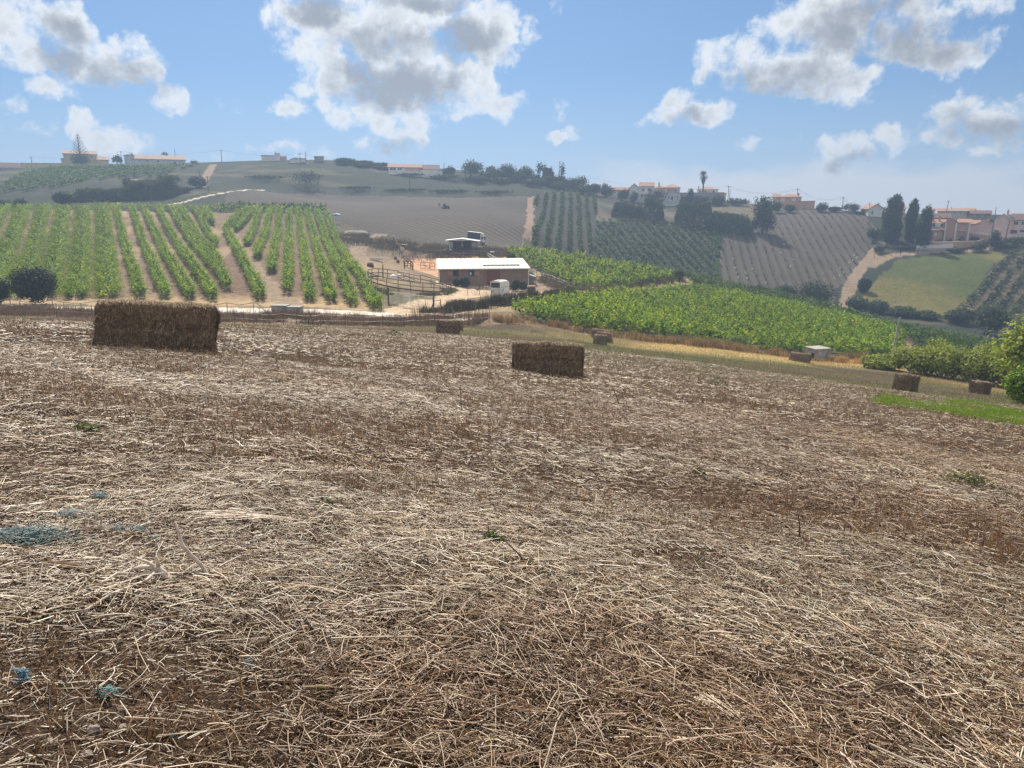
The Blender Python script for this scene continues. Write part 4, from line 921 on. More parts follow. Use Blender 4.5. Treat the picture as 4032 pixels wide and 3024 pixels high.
def house(name, label, cat, d, x0, x1, base, vols, wins=(), doors=(), chim=(), yaw=0, group=None):
    pt = Px(x0, x1, base, d); root = tag(empty(name, pt.o, -pt.az+R(yaw), label=label, cat=cat, group=group), kind='thing')
    for v in vols: roof = volume(root, pt, *v)
    for w in wins: window(pt, root, *w)
    for w in doors: door(pt, root, *w)
    for (px, top, bot, w) in chim:
        x, w = pt.x(px), w*d/F_PX; mb = box(x-w/2, x+w/2, 2.2, 2.2+w, pt.z(bot)-.8, pt.z(top)-.15); mb.box(x-w*.7, x+w*.7, 2.2-w*.2, 2.2+w*1.2, pt.z(top)-.15, pt.z(top)); mb.build('chimney', PM['orange'], root)
    return root, pt
house('farm_shed', 'low dark-roofed shed at the left picture edge on the hill', 'shed', 312, -40, 82, 690,
      [(-40,80,688,660,638,'side',7,'stone','tile_dark',3.0), (8,83,690,664,659,'flat',4,'grey','sheet_grey',-1.2)])
house('yellow_house', 'two-storey yellow house behind the tall symmetrical conifer', 'house', 317, 255, 436, 652,
      [(255,385,652,607,592,'side',8,'cream','tile_pale'), (380,430,652,628,613,'side',7,'cream','tile_pale',-.8), (244,256,650,629,626,'flat',3,'sand','tile_pale',.5)],
      [(289,617,6,7),(365,617,6,7),(410,640,8,5),(300,640,12,6)])
house('farm_outbuilding', 'long low white building with one pale sloping tile roof on the left hilltop', 'outbuilding', 315, 492, 734, 652,
      [(530,733,652,627,609,'side',8,'palegrey','tile_pale'), (494,531,652,616,613,'flat',7,'palegrey','tile_pale')],
      [(523,631,4,5),(553,634,5,5),(582,634,7,6),(624,635,7,6),(647,631,4,3),(712,640,4,5)], [(690,643,10,12,'wood')])
r_, pt = house('modern_house', 'pale house with an arched roof and a round terracotta end on the hilltop', 'house', 318, 1008, 1130, 645,
      [(1031,1090,646,614,611,'flat',7,'white','palegrey'), (1084,1104,646,606,603,'flat',6,'white','palegrey',-.6)],
      [(1101,624,3,11),(1107,624,3,11)], chim=[(1089,595,606,4)])
a, b, zb = pt.x(1084), pt.x(1112), pt.z(646)-2
arc = [(b, zb), (b, pt.z(622))]+[(a+(b-a)*math.cos(t)*1.0 if False else a+(b-a)*math.sin(t), pt.z(622)+(pt.z(603)-pt.z(622))*math.cos(t)) for t in np.linspace(math.pi/2, 0, 9)]+[(a, zb)]
MB().prism(arc, .3, 6).build('arched_wall', PM['white'], r_)
MB().tube([(pt.x(1119), 3, zb), (pt.x(1119), 3, pt.z(612))], 1.15, 16).build('round_tower', PM['orange'], r_)
box(pt.x(1008), pt.x(1126), -1.5, -1.2, pt.z(652), pt.z(641)).build('terrace_wall', PM['white'], r_)
r_, pt = house('white_house', 'small white house with a curved greenish roof and a flat slab roof beside it', 'house', 312, 1140, 1214, 652,
      [(1172,1206,656,625,622,'flat',5,'white','palegrey')], doors=[(1196,645,7,13,'wood')])
a, b = pt.x(1141), pt.x(1177); zb = pt.z(655)-1.5
MB().prism([(a, zb), (b, zb)]+[(b+(a-b)*t, pt.z(632)+(pt.z(623)-pt.z(632))*math.sin(t*math.pi*.72+.9)) for t in np.linspace(0, 1, 9)], .4, 6).build('curved_wall', PM['white'], r_)
mb = MB(); q = [(b+(a-b)*t, pt.z(631)+(pt.z(622)-pt.z(631))*math.sin(t*math.pi*.72+.9)) for t in np.linspace(-.03, 1.05, 9)]
for (p1_, p2_) in zip(q[:-1], q[1:]): mb.hexa([(p1_[0],.1,p1_[1]),(p2_[0],.1,p2_[1]),(p2_[0],6.2,p2_[1]),(p1_[0],6.2,p1_[1])], [(p1_[0],.1,p1_[1]+.15),(p2_[0],.1,p2_[1]+.15),(p2_[0],6.2,p2_[1]+.15),(p1_[0],6.2,p1_[1]+.15)])
mb.build('curved_roof', PM['mint'], r_)
box(pt.x(1140), pt.x(1190), -1.6, -1.3, pt.z(662), pt.z(650)).box(pt.x(1205), pt.x(1215), -1.6, -1.3, pt.z(662), pt.z(640)).build('garden_wall', PM['white'], r_)
box(pt.x(1124), pt.x(1139), -1.9, -1.5, pt.z(664), pt.z(648)).build('gate_pier', PM['white'], r_)
house('stone_tower', 'square ruined stone tower stub on the hilltop right of the white houses', 'ruin', 316, 1238, 1278, 645, [(1239,1275,648,617,615,'flat',6,'stone','stone')], [(1258,629,9,8)])
r_, pt = house('farmhouse', 'long white farmhouse with terracotta roofs behind a white garden wall', 'farmhouse', 310, 1530, 1742, 690,
      [(1530,1598,690,659,645,'side',7,'white','tile'), (1596,1660,690,660,646,'side',7,'orange','tile',-.3), (1656,1730,690,668,648,'side',8,'white','tile_dark',-.7)],
      [(1614,667,7,7),(1642,667,7,7),(1674,675,7,5),(1718,675,6,6),(1575,666,14,8),(1548,666,22,9)], [(1694,675,8,9,'wood')])
box(pt.x(1532), pt.x(1741), -5.2, -4.9, pt.z(712), pt.z(677)).build('garden_wall', PM['white'], r_)
house('ruin', 'tall gabled ruin overgrown with dark ivy between bare trees', 'ruin', 318, 2138, 2202, 690, [(2138,2181,690,656,636,'front',5,'stone','tile_dark'), (2178,2203,688,675,673,'flat',5,'white','stone',.4)], [(2160,652,8,6),(2190,680,5,5)])
for i, (x0, x1, t) in enumerate(((2134,2160,640),(2158,2184,648))):
    plant('ivy', x0, x1, t, 694, 317.2, f'dark ivy climbing over the gabled ruin, {["left", "right"][i]} side', 'ivy', DG, n=600, size=.6, trunk=False, low=0, gaps=.2)
house('hut', 'tiny hut with a grey roof standing in the far left vineyard', 'hut', 250, 525, 562, 734, [(526,562,736,712,706,'side',4,'grey','tile_dark')])
r_, pt = house('white_villa', 'big white two-storey house with red gabled roofs on the right hillside', 'house', 318, 2392, 2576, 772,
      [(2518,2573,775,727,711,'side',7,'white','tile'), (2474,2519,775,736,716,'front',7,'white','tile',.6), (2392,2432,775,741,730,'side',5,'white','tile',-.5), (2430,2476,775,741,731,'side',5,'white','tile',.2)],
      [(2531,741,10,10),(2555,741,10,10),(2474,748,5,6)], [(2527,763,6,14,'wood')])
box(pt.x(2530), pt.x(2562), -3.5, -.1, pt.z(758)-.1, pt.z(757)+.1).box(pt.x(2531), pt.x(2533), -3.4, -3.2, pt.z(776), pt.z(758)-.1).box(pt.x(2559), pt.x(2561), -3.4, -3.2, pt.z(776), pt.z(758)-.1).build('porch', PM['white'], r_)
house('orange_house', 'orange house with hipped tile roof and a tall chimney behind the gabled cottage', 'house', 326, 2574, 2680, 772,
      [(2575,2622,775,738,727,'hip',8,'orange','tile',1), (2612,2676,775,737,723,'hip',9,'orange','tile')], [(2630,748,7,8),(2660,748,7,8)], chim=[(2593,717,738,6)])
house('gabled_cottage', 'white cottage with a wide gable facing the valley', 'house', 314, 2608, 2680, 786, [(2609,2679,788,759,740,'front',8,'palegrey','tile_pale')], [(2633,771,5,8),(2667,771,6,9),(2620,771,5,7)], [(2646,775,6,14,'wood')])
box(-2.2, 2.2, -.9, .9, -.2, .55).build('blue_pool', PM['mint']).location = tuple(G(2630, 312)); tag(bpy.data.objects['blue_pool'], 'small turquoise tub before the gabled cottage', 'pool')
r_, pt = house('flat_white_house', 'white house with a low brown roof right behind the single palm', 'house', 326, 2742, 2860, 772,
      [(2744,2826,775,740,728,'hip',9,'white','tile_ochre'), (2825,2858,785,757,753,'side',6,'cream','tile_ochre',-.5)], [(2755,750,5,8),(2777,750,7,7),(2808,750,7,7)], chim=[(2749,727,738,4)])
house('long_wall', 'long grey retaining wall below the palm and the white house', 'wall', 319, 2676, 2850, 782, [(2676,2850,785,758,757,'flat',.5,'grey','grey')])
house('pink_house', 'pink two-storey house with terracotta roof alone on the ridge', 'house', 308, 3038, 3206, 820,
      [(3064,3152,822,775,762,'hip',9,'orange','tile'), (3040,3066,822,776,763,'side',7,'pink','tile',1.5), (3142,3176,822,794,792,'flat',6,'orange','tile',-.6), (3174,3206,824,793,791,'flat',7,'orange','orange',-.9)],
      [(3080,786,12,11,'closed'),(3102,784,5,9),(3124,786,12,11,'closed'),(3156,808,18,12,'closed')], chim=[(3140,760,774,7)])
house('white_cottage', 'white house with a red roof just left of the cypresses', 'house', 290, 3412, 3482, 862, [(3415,3480,866,822,804,'front',9,'white','tile')], [(3430,838,8,10),(3424,838,4,8)], chim=[(3463,799,812,5)], yaw=18)
rb, pt = house('brick_house', 'two-storey brick house with white piers and shutters in the right village', 'house', 254, 3646, 3814, 948,
      [(3648,3712,952,879,866,'side',8,'brick','tile',.8), (3648,3708,952,906,898,'side',2.4,'brick','tile',-1.6), (3712,3764,952,876,860,'front',9,'brick','tile',-.4), (3764,3812,952,876,864,'side',8,'brick','tile',-.1)],
      [(3663,887,20,14,'shutters'),(3701,887,9,12),(3730,892,14,26),(3783,888,15,22,'closed'),(3673,922,14,12),(3783,919,16,12)], chim=[(3690,850,866,7),(3664,861,867,8)])
for px in (3690.5, 3717, 3758, 3808): box(pt.x(px)-.25, pt.x(px)+.25, -.95, -.46, pt.z(952), pt.z(877 if px > 3700 else 880)).build('pier', PM['white'], rb)
for px in (3659, 3687): box(pt.x(px)-.75, pt.x(px)-.05, -1.72, -1.62, pt.z(928), pt.z(916)).build('shutter', PM['shutter'], rb)
box(pt.x(3772), pt.x(3802), -.9, -.11, pt.z(908), pt.z(905)).build('balcony', PM['white'], rb)
house('pink_garage', 'pink garage with pale roller door between brick house and pink house', 'garage', 258, 3812, 3908, 930, [(3812,3850,934,882,868,'side',7,'pink','tile'), (3836,3902,934,883,868,'front',7,'pink','tile_pale',-.3)],
      [(3880,898,5,9),(3862,875,4,4)], [(3855,900,26,22,'shutter')], chim=[(3883,862,872,8)])
house('pale_pink_house', 'pale pink house with a dark roof at the right picture edge', 'house', 250, 3905, 4100, 925,
      [(3908,3976,930,866,842,'front',9,'pink','white',-.4), (3975,4100,930,866,843,'side',9,'pink','tile_dark')], [(3994,879,14,12),(4024,879,14,12),(3942,876,4,9),(4022,910,13,10),(4056,879,14,12)], [(3990,913,22,14,'wood')], chim=[(3957,829,845,7)])
for nm, lb, d, x0, x1, b_, e, rg, wl, rf in (('village_house','brown-roofed village house behind the cypresses',290,3530,3562,850,822,812,'orange','tile'),('village_house','white village house just right of the cypresses',292,3645,3680,852,826,820,'white','tile'),
        ('village_house','village house with long terracotta roof on the ridge',300,3690,3830,850,832,822,'sand','tile'),('village_house','cream block wall house below the long terracotta roof',288,3734,3806,848,830,826,'sand','stone'),
        ('village_house','brown roofed barn of the village behind the pink garage',285,3800,3900,856,842,830,'stone','tile_dark'),('village_house','dark roofed house above the brick house',276,3660,3740,864,854,836,'grey','tile_dark'),('village_house','ochre topped house at the village ridge',303,3786,3840,840,826,820,'cream','tile_ochre')):
    house(nm, lb, 'house', d, x0, x1, b_, [(x0,x1,b_,e,rg,'side',7,wl,rf)], [((x0*2+x1)/3,(e+b_)/2,5,6),((x0+x1*2)/3,(e+b_)/2,5,6)], group='village houses on the right ridge')
def wall(name, label, pts, mat, th=.35, cap=None):
    """pts: (px, base, top, d)"""
    a = [P(px, b, d) for px, b, t, d in pts]; z = [P(px, t, d)[2] for px, b, t, d in pts]; o = Vector(a[0])
    root = tag(empty(name, a[0], label=label, cat='wall'), kind='thing'); mb = MB(); cp = MB()
    for i in range(len(a)-1):
        p, q = Vector(a[i])-o, Vector(a[i+1])-o; n = Vector((-(q-p).y, (q-p).x, 0)).normalized()*th
        zz = [z[i]-o.z, z[i+1]-o.z]; lo = [min(p.z, h(*a[i][:2])-o.z)-1.2, min(q.z, h(*a[i+1][:2])-o.z)-1.2]
        mb.hexa([(p.x,p.y,lo[0]),(q.x,q.y,lo[1]),(q.x+n.x,q.y+n.y,lo[1]),(p.x+n.x,p.y+n.y,lo[0])], [(p.x,p.y,zz[0]),(q.x,q.y,zz[1]),(q.x+n.x,q.y+n.y,zz[1]),(p.x+n.x,p.y+n.y,zz[0])])
        k = n*.2; cp.hexa([(p.x-k.x,p.y-k.y,zz[0]),(q.x-k.x,q.y-k.y,zz[1]),(q.x+n.x+k.x,q.y+n.y+k.y,zz[1]),(p.x+n.x+k.x,p.y+n.y+k.y,zz[0])],
                          [(p.x-k.x,p.y-k.y,zz[0]+.18),(q.x-k.x,q.y-k.y,zz[1]+.18),(q.x+n.x+k.x,q.y+n.y+k.y,zz[1]+.18),(p.x+n.x+k.x,p.y+n.y+k.y,zz[0]+.18)])
    mb.build('wall', PM[mat], root)
    if cap: cp.build('coping', PM[cap], root)
wall('garden_wall', 'long cream garden wall running left from the yellow house', [(80,660,643,314),(255,660,644,314),(430,660,646,312)], 'cream', cap='cream')
wall('garden_wall', 'brick garden wall with white coping curving round the brick house', [(3632,966,955,249),(3755,968,953,246),(3850,955,950,247),(3892,948,938,252)], 'brick', cap='white')
wall('parapet_wall', 'white parapet wall sloping down from the pink garage', [(3812,925,910,253),(3880,930,917,250),(3950,935,922,247)], 'white')
wall('retaining_wall', 'brown brick retaining wall under the white parapet', [(3812,945,918,252.5),(3880,950,926,249.5),(3945,952,932,246.5)], 'brick')
wall('low_wall', 'low white wall with two steps left of the brick garden wall', [(3608,985,966,246),(3680,985,965,245),(3752,980,962,244)], 'white')
wall('retaining_wall', 'grey concrete retaining wall under the low white wall', [(3605,1002,978,245.5),(3760,1000,976,243.5)], 'concrete')
wall('garden_wall', 'pale pink garden wall at the right picture edge', [(3955,950,926,246),(4032,945,924,247),(4110,945,922,248)], 'pink')
# ------------------------------------------------------------------ the barn and its yard
o = P(1730, 1112, 125.0); bx_ = Vector((2.62-o[0], 1.5, 0)); byaw = math.atan2(bx_.y, bx_.x); BW = bx_.length
barn = empty('barn', o, byaw, label='low brown boarded stable with a bright white metal roof and red sliding door', cat='barn')
zt, zk, BD = -8.75-o[2], -7.85-o[2], 10.0
bxp = lambda px: (px-1730)/(2078-1730)*BW
bzp = lambda py, px: P(px, py, 125.7)[2]-o[2]
MB().hexa([(0,0,-4),(BW,0,-4),(BW,BD,-4),(0,BD,-4)], [(0,0,zt),(BW,0,zt),(BW,BD,zk),(0,BD,zk)]).build('wall', PM['boards'], barn)
rf = MB().hexa([(-.35,-.45,zt+.02-.04),(BW+.35,-.45,zt+.02-.04),(BW+.35,BD+.4,zk+.056),(-.35,BD+.4,zk+.056)], [(-.35,-.45,zt+.14-.04),(BW+.35,-.45,zt+.14-.04),(BW+.35,BD+.4,zk+.176),(-.35,BD+.4,zk+.176)]).build('roof', PM['sheet_white'], barn)
mb = MB()
for i in range(1, 24):
    x = BW*i/24; mb.hexa([(x-.035,-.44,zt+.1),(x+.035,-.44,zt+.1),(x+.035,BD+.38,zk+.174),(x-.035,BD+.38,zk+.174)], [(x-.03,-.44,zt+.15),(x+.03,-.44,zt+.15),(x+.03,BD+.38,zk+.226),(x-.03,BD+.38,zk+.226)])
mb.build('seam', PM['sheet_white'], rf)
zr = lambda y: zt+.1+(y+.45)*(zk-zt)/BD
MB().hexa([(bxp(1905),2.2,zr(2.2)+.06),(bxp(2052),2.2,zr(2.2)+.06),(bxp(2052),4.6,zr(4.6)+.06),(bxp(1905),4.6,zr(4.6)+.06)], [(bxp(1905),2.2,zr(2.2)+.14),(bxp(2052),2.2,zr(2.2)+.14),(bxp(2052),4.6,zr(4.6)+.14),(bxp(1905),4.6,zr(4.6)+.14)]).build('skylight_strip', PM['white_metal'], barn)
box(bxp(1906), bxp(2051), 2.08, 2.19, zr(2.1)+.05, zr(2.1)+.19).build('skylight_edge', PM['dark_box'], barn)
MB().bar((-.35,-.52,zt+.02), (BW+.35,-.52,zt+.02), .14, .16).build('gutter', PM['white_metal'], barn)
MB().bar((BW+.06,-.06,-2.6), (BW+.06,-.06,zt-.1), .13).build('downpipe', PM['white_metal'], barn)
box(-.1, .1, -.08, -.004, -1, zt-.05).build('corner_trim', PM['white_metal'], barn)
MB().add([(-.06,0.02,-1),(-.06,BD,-1),(-.06,BD,zk),(-.06,0.02,zt)], [(0,3,2,1)]).build('gable_cladding', PM['white_metal'], barn)
for px in (1784, 1845):
    z0, z1 = bzp(1084, px), bzp(1066, px)
    f = box(bxp(px), bxp(px+21), -.03, -.004, z0, z1).build('hatch', PM['black'], barn)  # flat black panel painted in for the unlit inside of the open hatch
    box(bxp(px)-.06, bxp(px+21)+.06, -.07, -.004, z0-.08, z0).box(bxp(px)-.06, bxp(px+21)+.06, -.07, -.004, z1, z1+.08).build('frame', PM['post'], f)
    s0 = px-21 if px < 1800 else px+22
    box(bxp(s0), bxp(s0+20), -.12, -.05, z0-.03, z1+.03).build('shutter', PM['wood_pale'], barn)
d_ = box(bxp(1912), bxp(1970), -.14, -.05, bzp(1122, 1940), bzp(1061, 1940)).build('sliding_door', PM['red_door'], barn)
box(bxp(1911), bxp(1913), -.17, -.141, bzp(1122,1911), bzp(1061,1911)).box(bxp(1969), bxp(1971.5), -.17, -.141, bzp(1125,1970), bzp(1060,1970)).build('door_trim', PM['wood_pale'], d_)
w_ = box(bxp(2037), bxp(2048), -.05, -.004, bzp(1093,2042), bzp(1079,2042)).build('window', PM['wood_pale'], barn)
lt = empty('lean_to', G(2080, 126.5), byaw, label='small dark lean-to shed with pale green roof at the right end of the barn', cat='shed'); s = 126.5/F_PX; lz = lt.location[2]
zz = lambda py: P(2090, py, 126.8)[2]-lz
MB().hexa([(.15,.3,-1),(1.05,.3,-1),(1.05,3.2,-1),(.15,3.2,-1)], [(.15,.3,zz(1084)),(1.05,.3,zz(1090)),(1.05,3.2,zz(1090)),(.15,3.2,zz(1084))]).build('wall', PM['boards'], lt)
MB().hexa([(.05,.1,zz(1083)),(1.4,.1,zz(1092)),(1.4,3.4,zz(1092)),(.05,3.4,zz(1083))], [(.05,.1,zz(1081)),(1.4,.1,zz(1090)),(1.4,3.4,zz(1090)),(.05,3.4,zz(1081))]).build('roof', PM['mint'], lt)
# timber stack
t = empty('timber_stack', at(2092, 1150), .05, label='stack of old timber boards beside the lean-to', cat='timber')
for i in range(4):
    for j in range(3): box(-.62+.02*(i % 2)+j*.42, -.24+.02*(i % 2)+j*.42, -.5+.06*j, .5, i*.26, i*.26+.22).build('board', PM['wood_pale' if i == 3 else 'wood'], t)
# horse looking out
hb = MB(); hx = bxp(1851); hz_ = bzp(1084, 1851)
hb.tube([(hx+.15,.5,hz_-.1),(hx+.1,.1,hz_+.15),(hx+.03,-.15,hz_+.42),(hx,-.3,hz_+.42),(hx-.03,-.5,hz_+.22),(hx-.04,-.56,hz_+.12)], [.22,.19,.15,.13,.09,.06], 10)
hb.tube([(hx-.05,-.16,hz_+.52),(hx-.07,-.15,hz_+.68)], [.035,.008], 5).tube([(hx+.1,-.16,hz_+.52),(hx+.12,-.15,hz_+.68)], [.035,.008], 5)
ho = hb.build('horse', PM['white'], None, True); ho.matrix_world = barn.matrix_basis.copy(); ho.location = o; ho.rotation_euler = (0, 0, byaw); tag(ho, 'white horse putting its head out of the second barn hatch', 'horse')
# nest box on a post before the wall
t = empty('feed_box', at(1812, 1114), label='small pale box on a post before the barn wall', cat='box'); box(-.05,.05,-.05,.05,-.2,1.05).build('post', PM['wood_pale'], t); box(-.28,.28,-.2,.2,1.05,1.25).build('lid', PM['white_metal'], t)

# horse trailer: rear and right side to the camera
t = empty('horse_trailer', at(1952, 1174), R(-28), label='white two-horse trailer parked with its ramp towards the road', cat='trailer')
tw, tl, t0, t1 = .82, 2.95, .42, 2.1
prof = [(-tw,t0),(tw,t0),(tw,t1),(tw*.86,t1+.26),(tw*.5,t1+.4),(-tw*.5,t1+.4),(-tw*.86,t1+.26),(-tw,t1)]
ys = [(0,1,0),(.12,1,.0),(tl*.75,1,0),(tl*.93,.93,-.12),(tl,.72,-.35)]
mb = MB(); vs = []; fs = []
for (y, k, dz) in ys: vs += [(x*k, y, z+(dz if z > 1 else -dz*.6)) for x, z in prof]
for i in range(len(ys)-1):
    for j in range(8): fs.append((i*8+j, i*8+(j+1) % 8, i*8+8+(j+1) % 8, i*8+8+j))
fs += [tuple(range(7,-1,-1)), tuple(range(32, 40))]
mb.add(vs, fs).build('body', PM['white_metal'], t)
f = box(-tw+.1, tw-.1, -.03, -.003, 1.5, 2.22).build('rear_window', PM['glass'], t)
box(-tw, -tw+.1, -.08, -.003, 1.4, 2.25).box(tw-.1, tw, -.08, -.003, 1.4, 2.25).box(-tw, tw, -.1, -.003, 2.25, 2.36).build('rear_frame', PM['white_metal'], t)
r_ = box(-tw+.02, tw-.02, -.09, -.004, .38, 1.42).build('ramp', PM['white_metal'], t)
mb = MB()
for x in (-.68, -.22, .1, .42, .7): mb.box(x-.015, x+.015, -.115, -.091, .42, 1.38)
mb.build('rib', PM['dark_box'], r_)
mk = MB()   # leaping horse emblem: body, neck, legs
for q in (((-.62,.95),(-.42,1.12),(-.36,1.06),(-.55,.88)), ((-.45,1.1),(-.36,1.26),(-.32,1.22),(-.38,1.06)), ((-.6,.93),(-.66,.7),(-.62,.7),(-.54,.9)), ((-.42,1.06),(-.3,.96),(-.31,.92),(-.46,1.02))):
    mk.add([(x, -.118, z) for x, z in q], [(0,1,2,3)])
mk.build('emblem', PM['dark_box'], r_)
mk = MB()
for q in (((.35,1.0),(.7,1.22),(.75,1.12),(.42,.9)), ((.66,1.2),(.82,1.42),(.88,1.36),(.76,1.12)), ((.38,.95),(.28,.66),(.34,.66),(.48,.92)), ((.7,1.14),(.9,1.0),(.88,.94),(.66,1.06))):
    mk.add([(tw+.012, y, z) for y, z in q], [(0,1,2,3)])
mk.build('emblem', PM['dark_box'], t)
box(tw, tw+.01, .1, 2.7, 1.52, 1.56).build('stripe', PM['dark_box'], t)
for y in (1.15, 1.75):
    for sx in (-1, 1):
        w_ = MB().disc((sx*(tw-.02), y, .3), .3, 0, .2, 18).build('wheel', PM['black'], t, True); MB().disc((sx*(tw+.09), y, .3), .16, 0, .03, 12).build('rim', PM['metal'], w_)
box(tw-.1, tw+.13, .8, 2.1, .62, .68).build('mudguard', PM['white_metal'], t)
mb = MB().bar((-.3,tl-.1,.45), (0,tl+1.1,.45), .09); mb.bar((.3,tl-.1,.45), (0,tl+1.1,.45), .09); mb.bar((0,tl+.9,.0), (0,tl+.9,.55), .07); mb.build('drawbar', PM['metal'], t)
MB().disc((0, .9, t1+.43), .3, 2, .12).build('roof_vent', PM['white_metal'], t)
for sx in (-1, 1): box(sx*(tw-.08)-.05, sx*(tw-.08)+.05, -.06, -.004, .3, .4).build('tail_light', PM['rust'], t)
t = empty('metal_frame', at(1905, 1150), -.3, label='white bent metal frame standing left of the horse trailer', cat='frame'); MB().bar((0,0,0), (.15,0,.95), .05).bar((.15,0,.95), (.85,.1,.8), .06).bar((.85,.1,0), (.85,.1,.8), .05).build('frame', PM['white_metal'], t)

# open shed and lorry behind the barn
o = P(1820, 980, 160); o[2] = min(o[2], h(o[0], 160)); t = empty('open_shed', o, -.03, label='open-fronted grey metal shed with a low pitched pale roof', cat='shed'); k = 160/F_PX*1.0
X_ = lambda px: (px-1820)*k*.99
Z_ = lambda py: P(1820, py, 160)[2]-o[2]
box(X_(1768), X_(1784), 0, .1, -.5, Z_(951)).box(X_(1768), X_(1768)+.1, .1, 4, -.5, Z_(951)).box(X_(1768)+.1, X_(1879), 3.9, 4, -.5, Z_(951)).box(X_(1857), X_(1879), 0, .1, -1, Z_(951)).box(X_(1879)-.1, X_(1879), .1, 3.9, -.5, Z_(951)).build('wall', PM['sheet_grey'], t)
MB().hexa([(X_(1753),-.7,Z_(948)),(X_(1817),-.7,Z_(941)),(X_(1817),4.6,Z_(941)),(X_(1753),4.6,Z_(948))], [(X_(1753),-.7,Z_(946)),(X_(1817),-.7,Z_(939)),(X_(1817),4.6,Z_(939)),(X_(1753),4.6,Z_(946))]).hexa(
    [(X_(1817),-.7,Z_(941)),(X_(1887),-.7,Z_(951)),(X_(1887),4.6,Z_(951)),(X_(1817),4.6,Z_(941))], [(X_(1817),-.7,Z_(939)),(X_(1887),-.7,Z_(949)),(X_(1887),4.6,Z_(949)),(X_(1817),4.6,Z_(939))]).build('roof', PM['metal'], t)
box(X_(1820)-.07, X_(1820)+.07, -.1, .04, -.5, Z_(942)).build('post', PM['metal'], t)
box(X_(1784), X_(1857), 2.0, 2.15, .1, .25).build('rail', PM['post'], t)
t = empty('lorry', (P(1878, 958, 178)[0]-.2, 178, h(P(1878,958,178)[0], 178)+.05), 0, label='small lorry with dark box and white cab parked behind the open shed', cat='lorry'); t.rotation_euler = (0, R(6), R(-16)); t.scale = (.8, .8, .9)
bd = box(-2.5, 1.25, -1, 1, .75, 2.75).build('box_body', PM['dark_box'], t); box(-2.55, 1.3, -1.05, 1.05, 2.751, 2.85).build('roof', PM['white_metal'], bd)
cb = MB().prism([(1.35,.5),(2.5,.5),(2.5,1.25),(2.25,2.15),(1.35,2.2)], -.95, .95).build('cab', PM['white_metal'], t)
MB().add([(2.51,-.82,1.28),(2.51,.82,1.28),(2.275,.8,2.1),(2.275,-.8,2.1)], [(0,1,2,3)]).build('windscreen', PM['glass'], cb); box(1.6, 2.2, -.965, -.951, 1.3, 1.95).build('side_window', PM['glass'], cb)
MB().tube([(1.35,0,2.2),(1.7,0,2.6),(1.4,0,2.7)], [.8,.5,.2], 8).build('wind_deflector', PM['white_metal'], cb)
for x in (-1.6, 1.9):
    for y in (-.9, .9): w_ = MB().disc((x, y, .4), .4, 1, .26, 16).build('wheel', PM['black'], t, True); MB().disc((x, y*1.16, .4), .2, 1, .03, 10).build('rim', PM['metal'], w_)
# tractor and person in the grey field
p = at(1756, 822); t = empty('tractor', p, -.4, label='small dark tractor working in the grey ploughed field', cat='tractor'); t.scale = (.62,)*3
box(-.2, 1.5, -.35, .35, .75, 1.35).build('bonnet', PM['rust'], t); c_ = MB().hexa([(-1.2,-.6,.8),(-.1,-.6,.8),(-.1,.6,.8),(-1.2,.6,.8)], [(-1.05,-.55,2.3),(-.25,-.55,2.3),(-.25,.55,2.3),(-1.05,.55,2.3)]).build('cab', PM['glass'], t); box(-1.2, -.1, -.65, .65, 2.3, 2.4).build('roof', PM['white_metal'], c_)
for (x, r, w) in ((-.75, .75, .4), (1.15, .45, .28)):
    for s_ in (-1, 1): w_ = MB().disc((x, s_*.75, r), r, 1, w, 18).build('wheel', PM['black'], t, True); MB().disc((x, s_*(.75+w*.52), r), r*.5, 1, .03, 12).build('rim', PM['metal'], w_)
box(-2.2, -1.3, -.8, .8, .3, .55).build('harrow', PM['rust'], t)
def person(loc, rz, label):
    J = dict(p=(0,0,.95), c=(0,0,1.2), s=(0,0,1.42), n=(0,0,1.52), h=(0,.02,1.66), ht=(0,.01,1.76), l1=(-.1,0,.9), l2=(-.12,.04,.5), l3=(-.13,-.02,.08), l4=(-.14,.14,.03), r1=(.1,0,.9), r2=(.12,.02,.5), r3=(.13,-.04,.08), r4=(.14,.12,.03),
             a1=(-.2,0,1.4), a2=(-.26,.03,1.12), a3=(-.24,.16,.88), a4=(-.23,.2,.8), b1=(.2,0,1.4), b2=(.26,.03,1.12), b3=(.26,.18,.9), b4=(.26,.22,.82))
    Rr = dict(p=.15, c=.15, s=.15, n=.06, h=.1, ht=.07, l1=.1, l2=.065, l3=.045, l4=.035, r1=.1, r2=.065, r3=.045, r4=.035, a1=.065, a2=.048, a3=.036, a4=.03, b1=.065, b2=.048, b3=.036, b4=.03)
    E_ = ['pc','cs','sn','nh','hht','pl1','l1l2','l2l3','l3l4','pr1','r1r2','r2r3','r3r4','sa1','a1a2','a2a3','a3a4','sb1','b1b2','b2b3','b3b4']
    ks = list(J); ed = []
    for e in E_:
        for a_ in ks:
            if e.startswith(a_) and e[len(a_):] in J: ed.append((ks.index(a_), ks.index(e[len(a_):]))); break
    me = bpy.data.meshes.new('person'); me.from_pydata([J[k] for k in ks], ed, []); ob = link('person', me, PM['dark_box']); ob.location = loc; ob.rotation_euler = (0, 0, rz)
    ob.modifiers.new('skin', 'SKIN'); ob.modifiers.new('sub', 'SUBSURF').levels = 1
    for i, k in enumerate(ks): me.skin_vertices[0].data[i].radius = (Rr[k], Rr[k])
    tag(ob, label, 'person')
    MB().tube([(0,0,.98),(0,0,1.2),(0,0,1.44),(0,0,1.5)], [.19,.2,.2,.1], 12).build('shirt', PM['white'], ob, True); MB().tube([(0,.01,1.7),(0,.01,1.8)], [.115,.05], 10).build('hat', PM['sand'], ob, True)
    return ob
